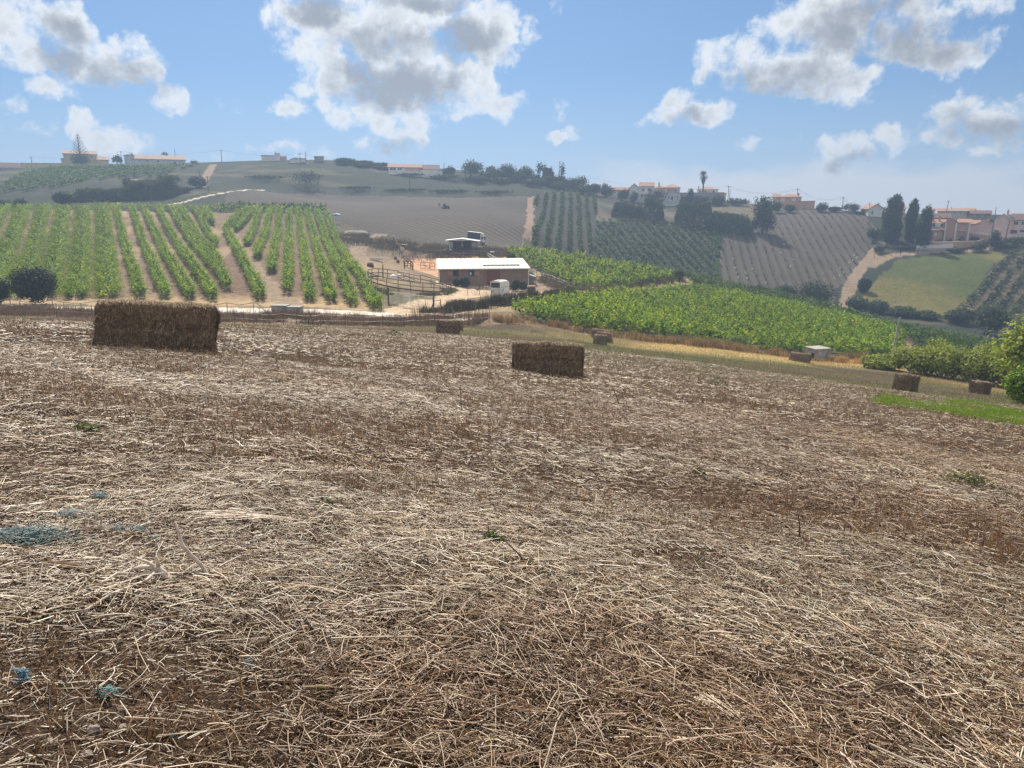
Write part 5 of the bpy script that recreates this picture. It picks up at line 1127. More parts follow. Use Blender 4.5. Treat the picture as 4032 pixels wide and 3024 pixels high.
person(at(1730, 815), .6, 'person in a light shirt walking beside the tractor')
t = empty('tarp', at(1324, 848), .1, label='bright blue tarp lying at the lower edge of the grey field', cat='tarp'); MB().add([(-.9,-.6,.15),(.9,-.6,.1),(1.0,.6,.3),(-.8,.7,.35),(0,-.6,.4),(.1,.65,.6)], [(0,4,5,3),(4,1,2,5)]).build('sheet', PM['blue'], t)

# ------------------------------------------------------------------ fences
def fence(name, label, posts, mat='post', w=.09, wires=(.4, .8), wmat='metal', wr=.008, cat='fence', rails=(), rmat='post', lean=.04, hh=1.25):
    """posts: (px, base) on the ground; top at height hh or a (px, base, top) pixel row"""
    pts = [np.array(at(p[0], p[1])) for p in posts]; o = Vector(pts[0]); root = empty(name, o, label=label, cat=cat); tops = []
    for p, q in zip(posts, pts):
        hp = (p[1]-p[2])*q[1]/F_PX*1.02 if len(p) > 2 else hh*rng.uniform(.85, 1.15); b = Vector(q)-o; tp = b+Vector((rng.normal(0, lean)*hp, rng.normal(0, lean)*hp, hp)); tops.append((b, tp))
        MB().tube([b-Vector((0,0,.3)), tp], [w*.55, w*.42], 6).build('post', PM[mat], root)
    for k in wires:
        mb = MB()
        for (b0, t0_), (b1, t1_) in zip(tops[:-1], tops[1:]): mb.tube([b0.lerp(t0_, k), b0.lerp(t0_, k).lerp(b1.lerp(t1_, k), .5)-Vector((0,0,.02)), b1.lerp(t1_, k)], wr, 3)
        mb.build('wire', PM[wmat], root)
    for (k, hgt) in rails:
        mb = MB()
        for (b0, t0_), (b1, t1_) in zip(tops[:-1], tops[1:]): mb.bar(b0.lerp(t0_, k), b1.lerp(t1_, k), .05, hgt)
        mb.build('rail', PM[rmat], root)
    return root
lx = [0, 370, 925, 1235, 1580, 1750, 1925]; ly = [1238, 1252, 1275, 1286, 1283, 1277, 1270]
fence('wire_fence', 'dark wooden post and wire fence between the hay field and the white road', [(px, float(np.interp(px, lx, ly))) for px in (-110,-50,8,62,85,104,228,255,362,470,580,690,790,870,925,962,1001,1012,1060,1116,1170,1233,1263,1361,1432,1506,1578,1635,1652,1690,1713,1752,1786,1830,1843,1870,1902,1925)], 'wood', w=.06)
fence('vineyard_fence', 'row of thin dark posts along the right side of the left vineyard', [(1505-(1505-1300)*f_+8*math.sin(f_*9), 1225-(1225-880)*f_) for f_ in np.linspace(0, 1, 26)], w=.08, hh=1.5)
fence('farm_fence', 'post and wire fence in front of the horse trailer and dark weeds', [(1793,1210,1180),(1845,1204,1173),(1894,1204,1167),(1960,1200,1170),(2029,1186,1155),(2064,1181,1155),(2098,1180,1158),(2137,1181,1149),(2175,1171,1145),(2215,1160,1136)], w=.1)
fence('garden_posts', 'three loose posts on the track side left of the horse trailer', [(1843,1166,1136),(1889,1160,1121),(1890,1142,1125)], w=.08, wires=())
fence('track_fence', 'thin post fence beside the track behind the barn', [(2095+i*19, 1083+i*6.2) for i in range(10)], w=.07, hh=1.1)
fence('arena_fence', 'dark board fence along the left side of the riding arena', [(1548,955,938),(1556,970),(1564,985),(1573,1000),(1582,1016),(1592,1034),(1604,1050),(1625,1064)], w=.12, wires=(), rails=((.55,.14),(.95,.14)), hh=1.4)
fence('arena_rail', 'dark wooden rail fence at the back of the riding arena', [(1690,1012,994),(1725,1012,992),(1765,1013,992),(1804,1014,990),(1845,1014,992),(1888,1015,994),(1918,1016,996)], w=.13, wires=(), rails=((.5,.12),(.93,.12)))
fence('white_rail', 'pair of white rails behind the right end of the barn', [(1918,1014,996),(1942,1026,1009),(1968,1040,1022)], 'white_metal', w=.1, wires=(), rails=((.45,.12),(.95,.14)), rmat='white_metal')
fence('corral', 'small dark wooden corral at the corner of the arena', [(1592,1058,1031),(1616,1060,1031),(1626,1066,1036),(1617,1049,1028),(1594,1047,1028),(1592,1058,1031)], w=.12, wires=(), rails=((.45,.1),(.95,.1)))
fence('slope_fence', 'line of thin posts above the green meadow', [(3443+i*34, 1016-i*3.2) for i in range(6)], w=.12, hh=2.0)
def gate(name, label, p0, p1, top0, top1, mat, braces=True, nv=4, parent=None):
    a, b = Vector(at(*p0)), Vector(at(*p1)); o = a.copy(); root = empty(name, o, label=label, cat='gate'); h0 = (p0[1]-top0)*a.y/F_PX*1.02; h1 = (p1[1]-top1)*b.y/F_PX*1.02; b = b-o; a = Vector((0,0,0)); up = Vector((0,0,1))
    mb = MB()
    for k in (.12, .52, .97): mb.bar(a+up*h0*k, b+up*h1*k, .06, .08)
    for i in range(nv+1): f_ = i/nv; q = a.lerp(b, f_); hq = h0+(h1-h0)*f_; mb.bar(q+up*hq*.1, q+up*hq*.98, .06)
    mb.build('frame', PM[mat], root)
    if braces: MB().bar(a+up*h0*.97, b+up*h1*.12, .05).build('brace', PM[mat], root)
    return root
gate('field_gate', 'red-brown wooden gate into the orange riding arena', (1656,1062), (1692,1063), 1033, 1034, 'rust', nv=2)
gate('field_gate', 'small brown gate against the left end of the barn', (1694,1063), (1712,1064), 1035, 1036, 'rust', False, 1)
# round pen
c = np.array([(1612-CXP)/F_PX*109.5*.99, 109.5]); rp = 5.85
pen = empty('round_pen', (c[0], c[1], h(*c)), label='round pen of dark wooden rails in front of the barn', cat='horse pen'); o = pen.location.copy(); NPOST = 22; tp = []
for i in range(NPOST):
    a_ = 2*math.pi*i/NPOST; x, y = c[0]+rp*math.cos(a_), c[1]+rp*math.sin(a_); z = h(x, y)-o.z; tp.append(Vector((x-o.x, y-o.y, z)))
    MB().bar(tp[-1]-Vector((0,0,.2)), tp[-1]+Vector((0,0,1.3)), .08).build('post', PM['wood'], pen)
gap = {5, 6}
for k, hgt in ((1.27, .09), (.72, .09), (.18, .18)):
    mb = MB()
    for i in range(NPOST):
        if i in gap or (k < .3 and 2 < i < 9): continue
        mb.bar(tp[i]+Vector((0,0,k)), tp[(i+1) % NPOST]+Vector((0,0,k)), .05, hgt)
    mb.build('rail', PM['wood'], pen)
g_ = MB(); a, b = tp[5], tp[7]; up = Vector((0,0,1))
for k in (.15, .65, 1.15): g_.bar(a+up*k, b+up*k, .05, .08)
for f_ in (0, .3, .75, 1): q = a.lerp(b, f_); g_.bar(q+up*.1, q+up*1.2, .05)
g_.bar(a+up*.15, b+up*1.15, .05); g_.build('gate', PM['post'], pen)
# double entrance gate with its sign
a, b = Vector(at(1530, 1194)), Vector(at(1708, 1218)); t = empty('entrance_gate', a, label='wide pale wire-mesh entrance gate between dark posts at the road', cat='gate'); b = b-a; a = Vector((0,0,0)); up = Vector((0,0,1)); gh0, gh1 = 1.42, 1.5
for q, hq in ((a, 1.95), (b, 1.65)): MB().bar(q-up*.3, q+up*hq, .16).build('gate_post', PM['post'], t)
for j in range(2):
    p, q = a.lerp(b, .02+.49*j), a.lerp(b, .49+.49*j); mb = MB(); lf = None
    for k in (.08, 1): mb.bar(p+up*gh0*k, q+up*gh1*k, .05, .06)
    for f_ in np.linspace(0, 1, 4): r0 = p.lerp(q, f_); mb.bar(r0+up*gh0*.08, r0+up*gh0, .045)
    lf = mb.build('gate_leaf', PM['white_metal'], t); ms = MB()
    for f_ in np.linspace(0, 1, 26): r0 = p.lerp(q, f_); ms.bar(r0+up*gh0*.08, r0+up*gh0, .008)
    for k in np.linspace(.12, .96, 9): ms.bar(p+up*gh0*k, q+up*gh0*k, .008)
    ms.build('mesh_infill', PM['metal'], lf)
u_ = (b-a).normalized(); n_ = Vector((u_.y, -u_.x, 0))*.06; p = a.lerp(b, .33)+up*.75+n_; q = a.lerp(b, .5)+up*.75+n_
sg = MB().hexa([p, q, q+n_*.2, p+n_*.2], [p+up*.55, q+up*.55, q+n_*.2+up*.55, p+n_*.2+up*.55]).build('sign', PM['white_metal'], t)
n2 = n_*1.3; S_ = lambda f_, z: p.lerp(q, f_)+n2-n_+n_*.25+up*z
MB().add([S_(.06,.45),S_(.14,.5),S_(.12,.3),S_(.22,.24),S_(.24,.1),S_(.16,.06),S_(.18,.2),S_(.07,.28)], [(0,1,2,7),(7,2,3,6),(6,3,4,5)]).build('blue_emblem', PM['blue'], sg)
MB().add([S_(.3,.33),S_(.9,.33),S_(.9,.26),S_(.3,.26),S_(.3,.2),S_(.75,.2),S_(.75,.16),S_(.3,.16)], [(0,1,2,3),(4,5,6,7)]).build('lettering', PM['metal'], sg)
t = empty('gate_brace', at(1736, 1222), label='braced strainer posts right of the entrance gate', cat='post'); MB().bar((0,0,-.2), (0,0,1.3), .09).bar((0,0,1.15), (-.7,0,1.2), .06).bar((-.6,0,.1), (0,0,1.05), .05).bar((-1.25,-.3,-.1), (-.75,.1,1.15), .09).build('post', PM['post'], t)
# things lying about in the paddock
t = empty('trough', at(1483, 1026), -.05, label='long pale water trough standing in the dry paddock', cat='trough'); MB().box(-1.1,1.1,-.35,.35,.1,.15).box(-1.1,1.1,-.4,-.33,.1,.6).box(-1.1,1.1,.33,.4,.1,.6).box(-1.15,-1.08,-.4,.4,0,.6).box(1.08,1.15,-.4,.4,0,.6).build('basin', PM['white_metal'], t)
def lump(name, px, py, sx, sy, sz, mat, label, cat, seed=0):
    me = bpy.data.meshes.new(name); mb = MB(); nv, nu = 9, 14; vs = []; r_ = np.random.default_rng(seed)
    for i in range(nv+1):
        for j in range(nu):
            a_, e_ = 2*math.pi*j/nu, math.pi*i/nv; k = .8+.4*r_.random() if 0 < i < nv else 1
            vs.append((math.sin(e_)*math.cos(a_)*sx*k, math.sin(e_)*math.sin(a_)*sy*k, max(math.cos(e_)*sz*k, -.12)))
    fs = [(i*nu+j, i*nu+nu+j, i*nu+nu+(j+1) % nu, i*nu+(j+1) % nu) for i in range(nv) for j in range(nu)]
    ob = mb.add(vs, fs).build(name, PM[mat], None, True); ob.location = at(px, py); return tag(ob, label, cat)
lump('scrap_heap', 1458, 1051, .6, .5, .75, 'rust', 'dark red rusty heap lying in the dry paddock', 'scrap', 3)
lump('plastic_sheet', 1560, 1092, .9, .5, .45, 'white_metal', 'crumpled white plastic sheet by the back of the round pen', 'sheet', 4)
lump('red_bucket', 1557, 1021, .3, .3, .5, 'rust', 'small red bucket by the arena fence, upper one', 'bucket', 5)
lump('red_bucket', 1567, 1034, .32, .3, .55, 'rust', 'small red bucket by the arena fence, lower one', 'bucket', 6)
lump('feed_sack', 1752, 990, .35, .3, .45, 'white_metal', 'white feed sack left of the open shed', 'sack', 7)
lump('feed_sack', 1772, 988, .5, .35, .35, 'white_metal', 'pale crumpled sack close to the wall of the open shed', 'sack', 8)
lump('feed_sack', 1938, 1000, .6, .4, .5, 'white_metal', 'white sack beside the white rails', 'sack', 9)
lump('earth_mound', 1400, 925, 3.2, 1.2, .9, 'stone', 'low mound of rubble at the top of the curved track', 'mound', 10)
t = empty('panel', at(1593, 968), .3, label='white sheet panel lying on dark soil beyond the arena', cat='panel'); box(-.7,.7,-.5,.5,.25,.3).build('sheet', PM['white_metal'], t)
t = empty('capped_post', at(1549, 955), label='short post with a white cap at the top of the arena fence', cat='post'); box(-.07,.07,-.07,.07,-.2,1.3).build('post', PM['post'], t); box(-.25,.25,-.25,.25,1.3,1.45).build('cap', PM['white_metal'], t)  # plain post under a white cap, carries no lamp
t = empty('wooden_post', at(1508, 1093), .0, label='tall solitary wooden post behind the round pen', cat='post'); MB().tube([(0,0,-.3),(.03,0,1.9)], [.09,.07], 7).build('shaft', PM['post'], t)
t = empty('hen', at(1880, 1147), .4, label='dark hen crossing the sandy yard', cat='hen'); MB().tube([(-.3,0,.42),(-.2,0,.3),(0,0,.25),(.14,0,.32),(.2,0,.44),(.24,0,.5),(.3,0,.48)], [.02,.09,.13,.1,.055,.05,.01], 9).bar((0,-.05,0),(0,-.05,.16),.015).bar((0,.05,0),(0,.05,.16),.015).build('body', PM['wood'], t)
# water tanks at the road, and the small pump house by the vineyard
for px, py, w, hh, lb in ((1098,1240,1.58,.92,'whitewashed concrete tank at the roadside, the left and larger one'),(1155,1243,1.35,.85,'whitewashed concrete tank at the roadside, the right and lower one')):
    t = empty('water_tank', at(px, py), -.12, label=lb, cat='tank', group='concrete tanks by the road'); box(-w/2,w/2,0,1.1,-.4,hh).build('tank', PM['limewash'], t); box(-w/2-.06,w/2+.06,-.06,1.16,hh,hh+.07).build('lid', PM['concrete'], t)
t = empty('pump_house', at(3237, 1418), R(17), label='small square whitewashed hut with a flat slab roof at the vineyard edge', cat='hut')
box(-.98,.98,0,1.9,-.5,1.28).build('wall', PM['limewash'], t); box(-1.1,1.1,-.12,2.02,1.28,1.38).build('roof', PM['concrete'], t); box(-.995,-.981,.25,.75,0,.8).build('door', PM['black'], t)
# ------------------------------------------------------------------ poles and lines
def pole(px, top, base, d, label, mat='wood', arm=True, group='utility poles', r=.12, lean=0.0, name='utility_pole'):
    p = P(px, base, d); z = min(p[2], h(p[0], d)); t = empty(name, (p[0], d, z), label=label, cat='pole', group=group); H_ = P(px, top, d)[2]-z
    MB().tube([(0,0,-.4),(lean*H_,0,H_)], [r*1.25, r*.8], 7).build('shaft', PM[mat], t)
    if arm:
        MB().bar((lean*H_-.7,0,H_-.35),(lean*H_+.7,0,H_-.35),.09).build('crossarm', PM[mat], t)
        for q in (-.6, 0, .6): MB().tube([(lean*H_+q,0,H_-.3),(lean*H_+q,0,H_-.05)], .05, 6).build('insulator', PM['white_metal'], t)
    return Vector((p[0]+lean*H_, d, z+H_-.1))
A = [pole(126,616,650,318,'thin pole behind the cream garden wall'), pole(481,595,652,322,'pole left of the long white building'), pole(692,587,640,328,'pole behind the right end of the long white building',arm=False),
     pole(874,589,642,320,'pole alone on the grassy hilltop'), pole(1091,598,650,324,'pole before the house with the arched roof',arm=False), pole(1184,602,662,309,'pole before the house with the flat slab roof'),
     pole(1206,597,655,312,'taller thin pole right of the flat slab roof',arm=False), pole(1531,641,705,318,'pole at the left end of the farmhouse'), pole(1749,642,710,318,'pole at the right end of the farmhouse',arm=False)]
def line(pts, label, sag=.6, n=1):
    t = empty('power_line', pts[0], label=label, cat='power line')
    for k in range(n):
        mb = MB()
        for a, b in zip(pts[:-1], pts[1:]):
            q = [a.lerp(b, f_)-Vector((0,0,sag*4*f_*(1-f_)))-Vector((k*.3,0,k*.35)) for f_ in np.linspace(0, 1, 9)]
            mb.tube([v-pts[0] for v in q], .022, 3)
        mb.build('cable', PM['black'], t)
line([A[0], A[1], A[3], A[5], A[7]], 'sagging cable strung along the left hilltop poles', 1.4)
B = [pole(2866,731,795,316,'tall pole right of the yellow annex'), pole(3137,742,800,312,'pole standing behind the pink house roof'), pole(3315,775,838,300,'pole on the ridge right of the pink house'), pole(3419,798,850,292,'thin pole left of the white house by the cypresses',arm=False),
     pole(3612,802,850,296,'pole between the cypresses and the village roofs')]
pole(2872,745,795,318,'shorter thin pole next to the tall one by the yellow annex',arm=False)
line([B[0], B[1], B[2], B[3], B[4]], 'cable strung along the right ridge poles', 2.2, 2)
line([A[8], pole(2300,690,742,320,'pale thin pole where the hilltop falls away',arm=False), B[0]], 'long cable from the farmhouse pole down to the right ridge', 3.0)
for px, t_, b_, d, lb, kw in ((599,721,806,221,'pole standing before the tall reeds',{}),(823,693,776,240,'pole at the bend of the white road',{}),(800,671,700,258,'leaning pole beside the red earth track',dict(lean=-.25,arm=False)),(1614,690,748,286,'pale pole below the farmhouse wall',dict(arm=False)),(1976,693,735,306,'short pale pole on the hillside below the skyline trees',dict(arm=False)),
                        (3657,802,856,290,'pole before the white village house',{}),(3723,790,845,292,'leaning lattice pole with short arms above the village roofs',dict(lean=.09)),(3743,812,846,297,'thin aerial pole right of the leaning pole',dict(arm=False,r=.06)),(3918,816,850,288,'thin pole behind the garden tree by the pink house',dict(arm=False)),(3967,824,860,270,'thin pole behind the dark roof at the right',dict(arm=False)),
                        (3953,869,950,241,'wooden telegraph pole leaning right in front of the pale pink house',dict(lean=.11,arm=False,r=.16))):
    pole(px, t_, b_, d, lb, **kw)
pole(3511, 1250, 1412, 92, 'tapered grey concrete pole rising out of the bushes at the right', 'concrete', False, 'concrete pole', .14, .085, 'concrete_pole')
# hose hung along the road on thin sticks
hp = [(-60,1178),(0,1184),(38,1177),(90,1188),(150,1192),(205,1181),(250,1190),(310,1195),(385,1186),(450,1190),(560,1193),(640,1190),(745,1195),(812,1204),(860,1198),(893,1192),(940,1201),(1000,1192),(1015,1196),(1045,1226)]
pts = [Vector(P(px, py, 80.5)) for px, py in hp]; t = empty('irrigation_hose', pts[0], label='pale hose hung in loops along the road in front of the left vineyard', cat='hose'); MB().tube([p-pts[0] for p in pts], .035, 5).build('hose', PM['sand'], t)
for px, py in ((38,1177),(205,1181),(385,1186),(745,1193),(893,1192),(997,1192)):
    p = P(px, py, 80.5); MB().bar((p[0]-pts[0].x,0,h(p[0],80.5)-.2-pts[0].z), (p[0]-pts[0].x,0,p[2]-pts[0].z), .05).build('stick', PM['post'], t)

# ------------------------------------------------------------------ palm, agave, tall conifer
p = P(2767, 758, 322); t = empty('palm_tree', (p[0], 322, h(p[0], 322)-.1), label='tall single fan palm rising above the white house', cat='palm'); H_ = P(2767, 694, 322)[2]-t.location.z
MB().tube([(0,0,0),(.1,0,H_*.5),(0,0,H_)], [.4,.32,.3], 9).build('trunk', BARK, t)
MB().tube([(0,0,H_-3.2),(0,0,H_-1.5),(0,0,H_-.2)], [.35,.95,.6], 10).build('dead_skirt', PM['wood'], t)
mb = MB()
for i in range(46):
    a_, e_ = rng.uniform(0, 6.28), rng.uniform(-.7, 1.35); L_ = rng.uniform(1.6, 2.5); d_ = Vector((math.cos(a_)*math.cos(e_), math.sin(a_)*math.cos(e_), math.sin(e_))); c_ = Vector((0,0,H_+.2)); e2 = c_+d_*L_*.55
    s_ = d_.cross(Vector((0,0,1))).normalized() if abs(d_.z) < .95 else Vector((1,0,0)); u_ = s_.cross(d_); mb.bar(c_, e2, .06)
    for q in np.linspace(-1.15, 1.15, 9):
        tip = e2+(d_*math.cos(q)+s_*math.sin(q))*L_*.5-u_*.1*0-Vector((0,0,.25*abs(q))); m_ = (e2+tip)/2; w_ = (tip-e2).cross(u_).normalized()*.07; mb.add([e2, m_+w_, tip, m_-w_], [(0,1,2,3)])
me_ = mb.build('fronds', M('palm_leaf', (.045,.06,.028), (.03,.042,.02), 2, 3, .5), t)
p = P(2881, 786, 318); t = empty('cactus', (p[0], 318, h(p[0], 318)-.1), label='branched cactus-like plant beside the tall pole', cat='plant')
mb = MB().tube([(0,0,0),(0,0,1.6)], [.22,.2], 7)
for i in range(7): a_ = i*.9; mb.tube([(0,0,.9+.1*i),(.55*math.cos(a_),.4*math.sin(a_),1.3+.1*i),(.6*math.cos(a_),.45*math.sin(a_),2.1+.12*i)], [.14,.15,.1], 6)
mb.build('stems', M('cactus_green', (.07,.09,.045), None, 3), t)
p = P(318, 646, 314); t = empty('norfolk_pine', (p[0], 314, h(p[0], 314)), label='tall symmetrical tiered conifer in front of the yellow house', cat='tree'); H_ = P(318, 527, 314)[2]-t.location.z
MB().tube([(0,0,-.3),(0,0,H_*.6),(0,0,H_)], [.3,.18,.03], 7).build('trunk', BARK, t)
cs = []; ns = []
for k in range(15):
    f_ = (k+.6)/15; z = H_*(.27+.73*f_); rad = 3.5*(1-f_)**.85+.3
    for j in range(7):
        a_ = j*2*math.pi/7+k*.45; n_ = int(30*rad/3+6)
        q = rng.random(n_); r_ = q*rad; up_ = .32*rad*q**2
        cs.append(np.stack([np.cos(a_)*r_+rng.normal(0,.05,n_), np.sin(a_)*r_+rng.normal(0,.05,n_), z+up_+rng.normal(0,.03,n_)], 1)); ns.append(np.stack([rng.normal(0,.25,n_), rng.normal(0,.25,n_), np.ones(n_)], 1))
n_ = 2600; d_ = rng.normal(0,1,(n_,3)); d_ /= np.linalg.norm(d_,axis=1,keepdims=True); c_ = d_*np.array([[3.8,3.0,2.3]])*rng.random((n_,1))**.4+np.array([[0,0,2.3]]); c_[:,2] = np.abs(c_[:,2]); cs.append(c_); ns.append(d_)
cs = np.concatenate(cs); V, F, C = leaves(cs, np.full(len(cs), .34), np.concatenate(ns), pick(len(cs), *DG), .5); link('crown', mesh_np('crown', V, F, C), MAT['dark_leaf'], t)

# ------------------------------------------------------------------ hay bales
MAT['bale'] = Mattr('pressed_hay', .9, .15, var=.4, scale=14, bump=.03, bscale=30)
HAY = [(.25,.185,.125), (.185,.132,.09), (.32,.24,.16), (.13,.092,.064)]
def bale(p0, p1, hgt, dep, label, dens, yaw=0.0, w=.010, group='big square hay bales', tilt=.65):
    """p0, p1: ends of the lower front edge in the photograph; the front faces the camera, turned by yaw"""
    c_ = at((p0[0]+p1[0])/2, (p0[1]+p1[1])/2); az_ = math.atan2(c_[0], c_[1])-R(yaw); L = (p1[0]-p0[0])*math.hypot(c_[0], c_[1], c_[2]*.3)/F_PX*math.cos(math.atan2(c_[0], c_[1]))**2/math.cos(R(yaw))*1.0
    ex = Vector((math.cos(az_), -math.sin(az_), 0)); g_ = (h(c_[0]+ex.x, c_[1]+ex.y)-h(c_[0]-ex.x, c_[1]-ex.y))/2; ex.z = g_*tilt; ex.normalize(); up = Vector((.12,.13,1)).normalized(); ey = up.cross(ex).normalized(); ez = ex.cross(ey)
    a = Vector(c_)-ex*L/2
    n = 22; u = np.linspace(0, 1, n); pts = []; fs = []; nrm = []
    faces = [((0,0,0),(1,0,0),(0,0,1),(0,-1,0)), ((1,1,0),(-1,0,0),(0,0,1),(0,1,0)), ((0,1,0),(0,-1,0),(0,0,1),(-1,0,0)), ((1,0,0),(0,1,0),(0,0,1),(1,0,0)), ((0,0,1),(1,0,0),(0,1,0),(0,0,1))]
    dims = np.array([L, dep, hgt]); seed = p0[0]
    def shape(q, nn):
        m_ = q-dims/2; k = np.clip(np.abs(m_)/(dims/2), 0, 1)
        rr = .13*dims.min(); e = np.sort(np.maximum(np.abs(m_)-(dims/2-rr), 0), 1); cr = e[:, 1]+e[:, 2]-np.hypot(e[:, 1], e[:, 2])      # round the edges
        bul = -.05*np.exp(-((q[:, 2]-hgt*.5)/.035)**2)*(k[:, 1] > .9)+.05*(1-k[:, 0]**4)*(1-k[:, 2]**4)
        nz = (fbm(q[:, 0]*1.0+q[:, 1]*.7+seed, q[:, 2]*.8+q[:, 1], .45, 4, 3)-.5)*.22+(fbm(q[:, 0]+seed, q[:, 2]+q[:, 1], .12, 3, 9)-.5)*.06
        return q+nn*(bul+nz)[:, None]*np.array([1, 1, .8])-np.sign(m_)*cr[:, None]*.5
    V = []; o = 0; Fq = []
    for (c0, du, dv, nn) in faces:
        c0, du, dv, nn = map(np.array, (c0, du, dv, nn)); UU, VV = np.meshgrid(u, u); q = (c0[None]+UU.reshape(-1,1)*du+VV.reshape(-1,1)*dv)*dims
        # shared corner displacement: blend the normals near the edges
        m_ = (q-dims/2)/(dims/2); bn = np.sign(m_)*np.abs(m_)**10; bn /= np.linalg.norm(bn, axis=1, keepdims=True)
        V.append(shape(q, bn)); I_ = np.arange(n*n).reshape(n, n)+o; Fq.append(np.stack([I_[:-1,:-1], I_[:-1,1:], I_[1:,1:], I_[1:,:-1]], -1).reshape(-1,4)); o += n*n
    V = np.concatenate(V); Fq = np.concatenate(Fq); Cb = pick(len(V), HAY, (3,3,2,2), .12)
    # loose stalks over the faces
    SV = []; ns = int(dens*(L*hgt*2+dep*hgt*2+L*dep))
    ar = np.array([L*hgt, L*hgt*.15, dep*hgt, dep*hgt, L*dep*.8]); fi = rng.choice(5, ns, p=ar/ar.sum()); du = np.array([f[1] for f in faces])[fi]; dv = np.array([f[2] for f in faces])[fi]; nn = np.array([f[3] for f in faces])[fi]; c0 = np.array([f[0] for f in faces])[fi]
    s_, t_ = rng.random((2, ns, 1)); q = (c0+s_*du+t_*dv)*dims; m_ = (q-dims/2)/(dims/2); bn = np.sign(m_)*np.abs(m_)**10; bn /= np.linalg.norm(bn, axis=1, keepdims=True); q = shape(q, bn)+nn*.012
    a_ = rng.normal(math.pi/2, .55, ns)[:, None]; dr = np.cos(a_)*du+np.sin(a_)*dv+nn*rng.normal(.12, .22, (ns, 1)); ln = rng.uniform(.06, .22, (ns, 1)); pr = np.cross(nn, dr); pr /= np.linalg.norm(pr, axis=1, keepdims=True)
    hw = rng.uniform(.5, 1.2, (ns, 1))*w*.5; q0, q1 = q-dr*ln*.5, q+dr*ln*.5; qm = (q0+q1)/2+nn*.02
    SV = np.stack([q0-pr*hw, q0+pr*hw, qm+pr*hw, qm-pr*hw, q1+pr*hw*.6, q1-pr*hw*.6], 1).reshape(-1, 3); b_ = np.arange(ns)[:, None]*6; SF = np.concatenate([b_+np.array([[0,1,2,3]]), b_+np.array([[3,2,4,5]])])
    SC = np.repeat(pick(ns, HAY+[(.42,.33,.23)], (3,2,3,2,1.3), .25), 6, 0)
    V, F, C = join([(V, Fq, Cb), (SV, SF, SC)])
    o = link('hay_bale', mesh_np('hay_bale', V, F, C, False), MAT['bale'])
    o.matrix_world = Matrix(((ex.x,ey.x,ez.x,a[0]),(ex.y,ey.y,ez.y,a[1]),(ex.z,ey.z,ez.z,a[2]-.05),(0,0,0,1)))
    return tag(o, label, 'hay bale', group)
bale((376,1352), (862,1389), .95, 1.15, 'large long hay bale nearest the camera, at the left', 900)
bale((2014,1463), (2296,1483), .93, 1.15, 'hay bale alone in the middle of the field', 700, tilt=.3)
bale((1719,1315), (1806,1318), .92, 1.2, 'hay bale in front of another one near the wire fence', 260, w=.02)
bale((1756,1300), (1822,1304), .92, 1.2, 'hay bale half hidden behind the one near the wire fence', 200, w=.02)
bale((2336,1358), (2387,1360), .92, 2.2, 'nearest of the three hay bales lined up at the vineyard edge', 240, w=.02)
bale((2345,1343), (2402,1347), .92, 2.2, 'middle of the three hay bales lined up at the vineyard edge', 160, w=.02)
bale((2327,1331), (2402,1337), .92, 2.2, 'farthest of the three hay bales lined up at the vineyard edge', 160, w=.02)
bale((3105,1421), (3190,1428), .92, 1.2, 'low long hay bale lying beside the small whitewashed hut', 160, w=.025)
bale((3512,1534), (3589,1541), .95, 1.5, 'boxy hay bale end-on, left of the two at the right side', 420, w=.014, yaw=-14)
bale((3808,1547), (3876,1554), .95, 1.6, 'smaller boxy hay bale end-on, near the right edge', 360, w=.016, yaw=-16)

# ------------------------------------------------------------------ birds on the young vineyard
mb = MB().tube([(-.3,0,.34),(-.18,0,.36),(0,0,.38),(.14,0,.44),(.2,0,.58),(.24,0,.68),(.3,0,.69),(.42,0,.67)], [.02,.1,.14,.09,.045,.05,.04,.008], 8).bar((0,-.04,0),(0,-.04,.28),.02).bar((0,.04,0),(0,.04,.28),.02)
bird = mb.build('white_bird', PM['white']); B0 = [(3087,967),(3075,1001),(3124,1028),(3112,1054),(2886,1025),(2894,1061),(2899,1079),(2907,1098),(2912,1126),(2962,1063),(2935,1083),(2941,1101),(3015,1118),(3087,1121),(3361,1010),(3374,1019),(3357,1030),(3343,1040),(3307,1061),(3322,1077),(3306,1089),(3286,1102),(3239,1082),(2832,898),(2841,921),(2852,945),(2891,927)]
for i, q in enumerate(B0):
    o = bird if i == 0 else bird.copy()
    if i: COL.objects.link(o)
    o.location = at(*q); o.rotation_euler = (0, 0, rng.uniform(0, 6.28)); o.scale = (rng.uniform(.9, 1.25),)*3; tag(o, 'white bird standing on the ploughed soil of the young vineyard', 'bird', 'white birds on the ploughed slope')

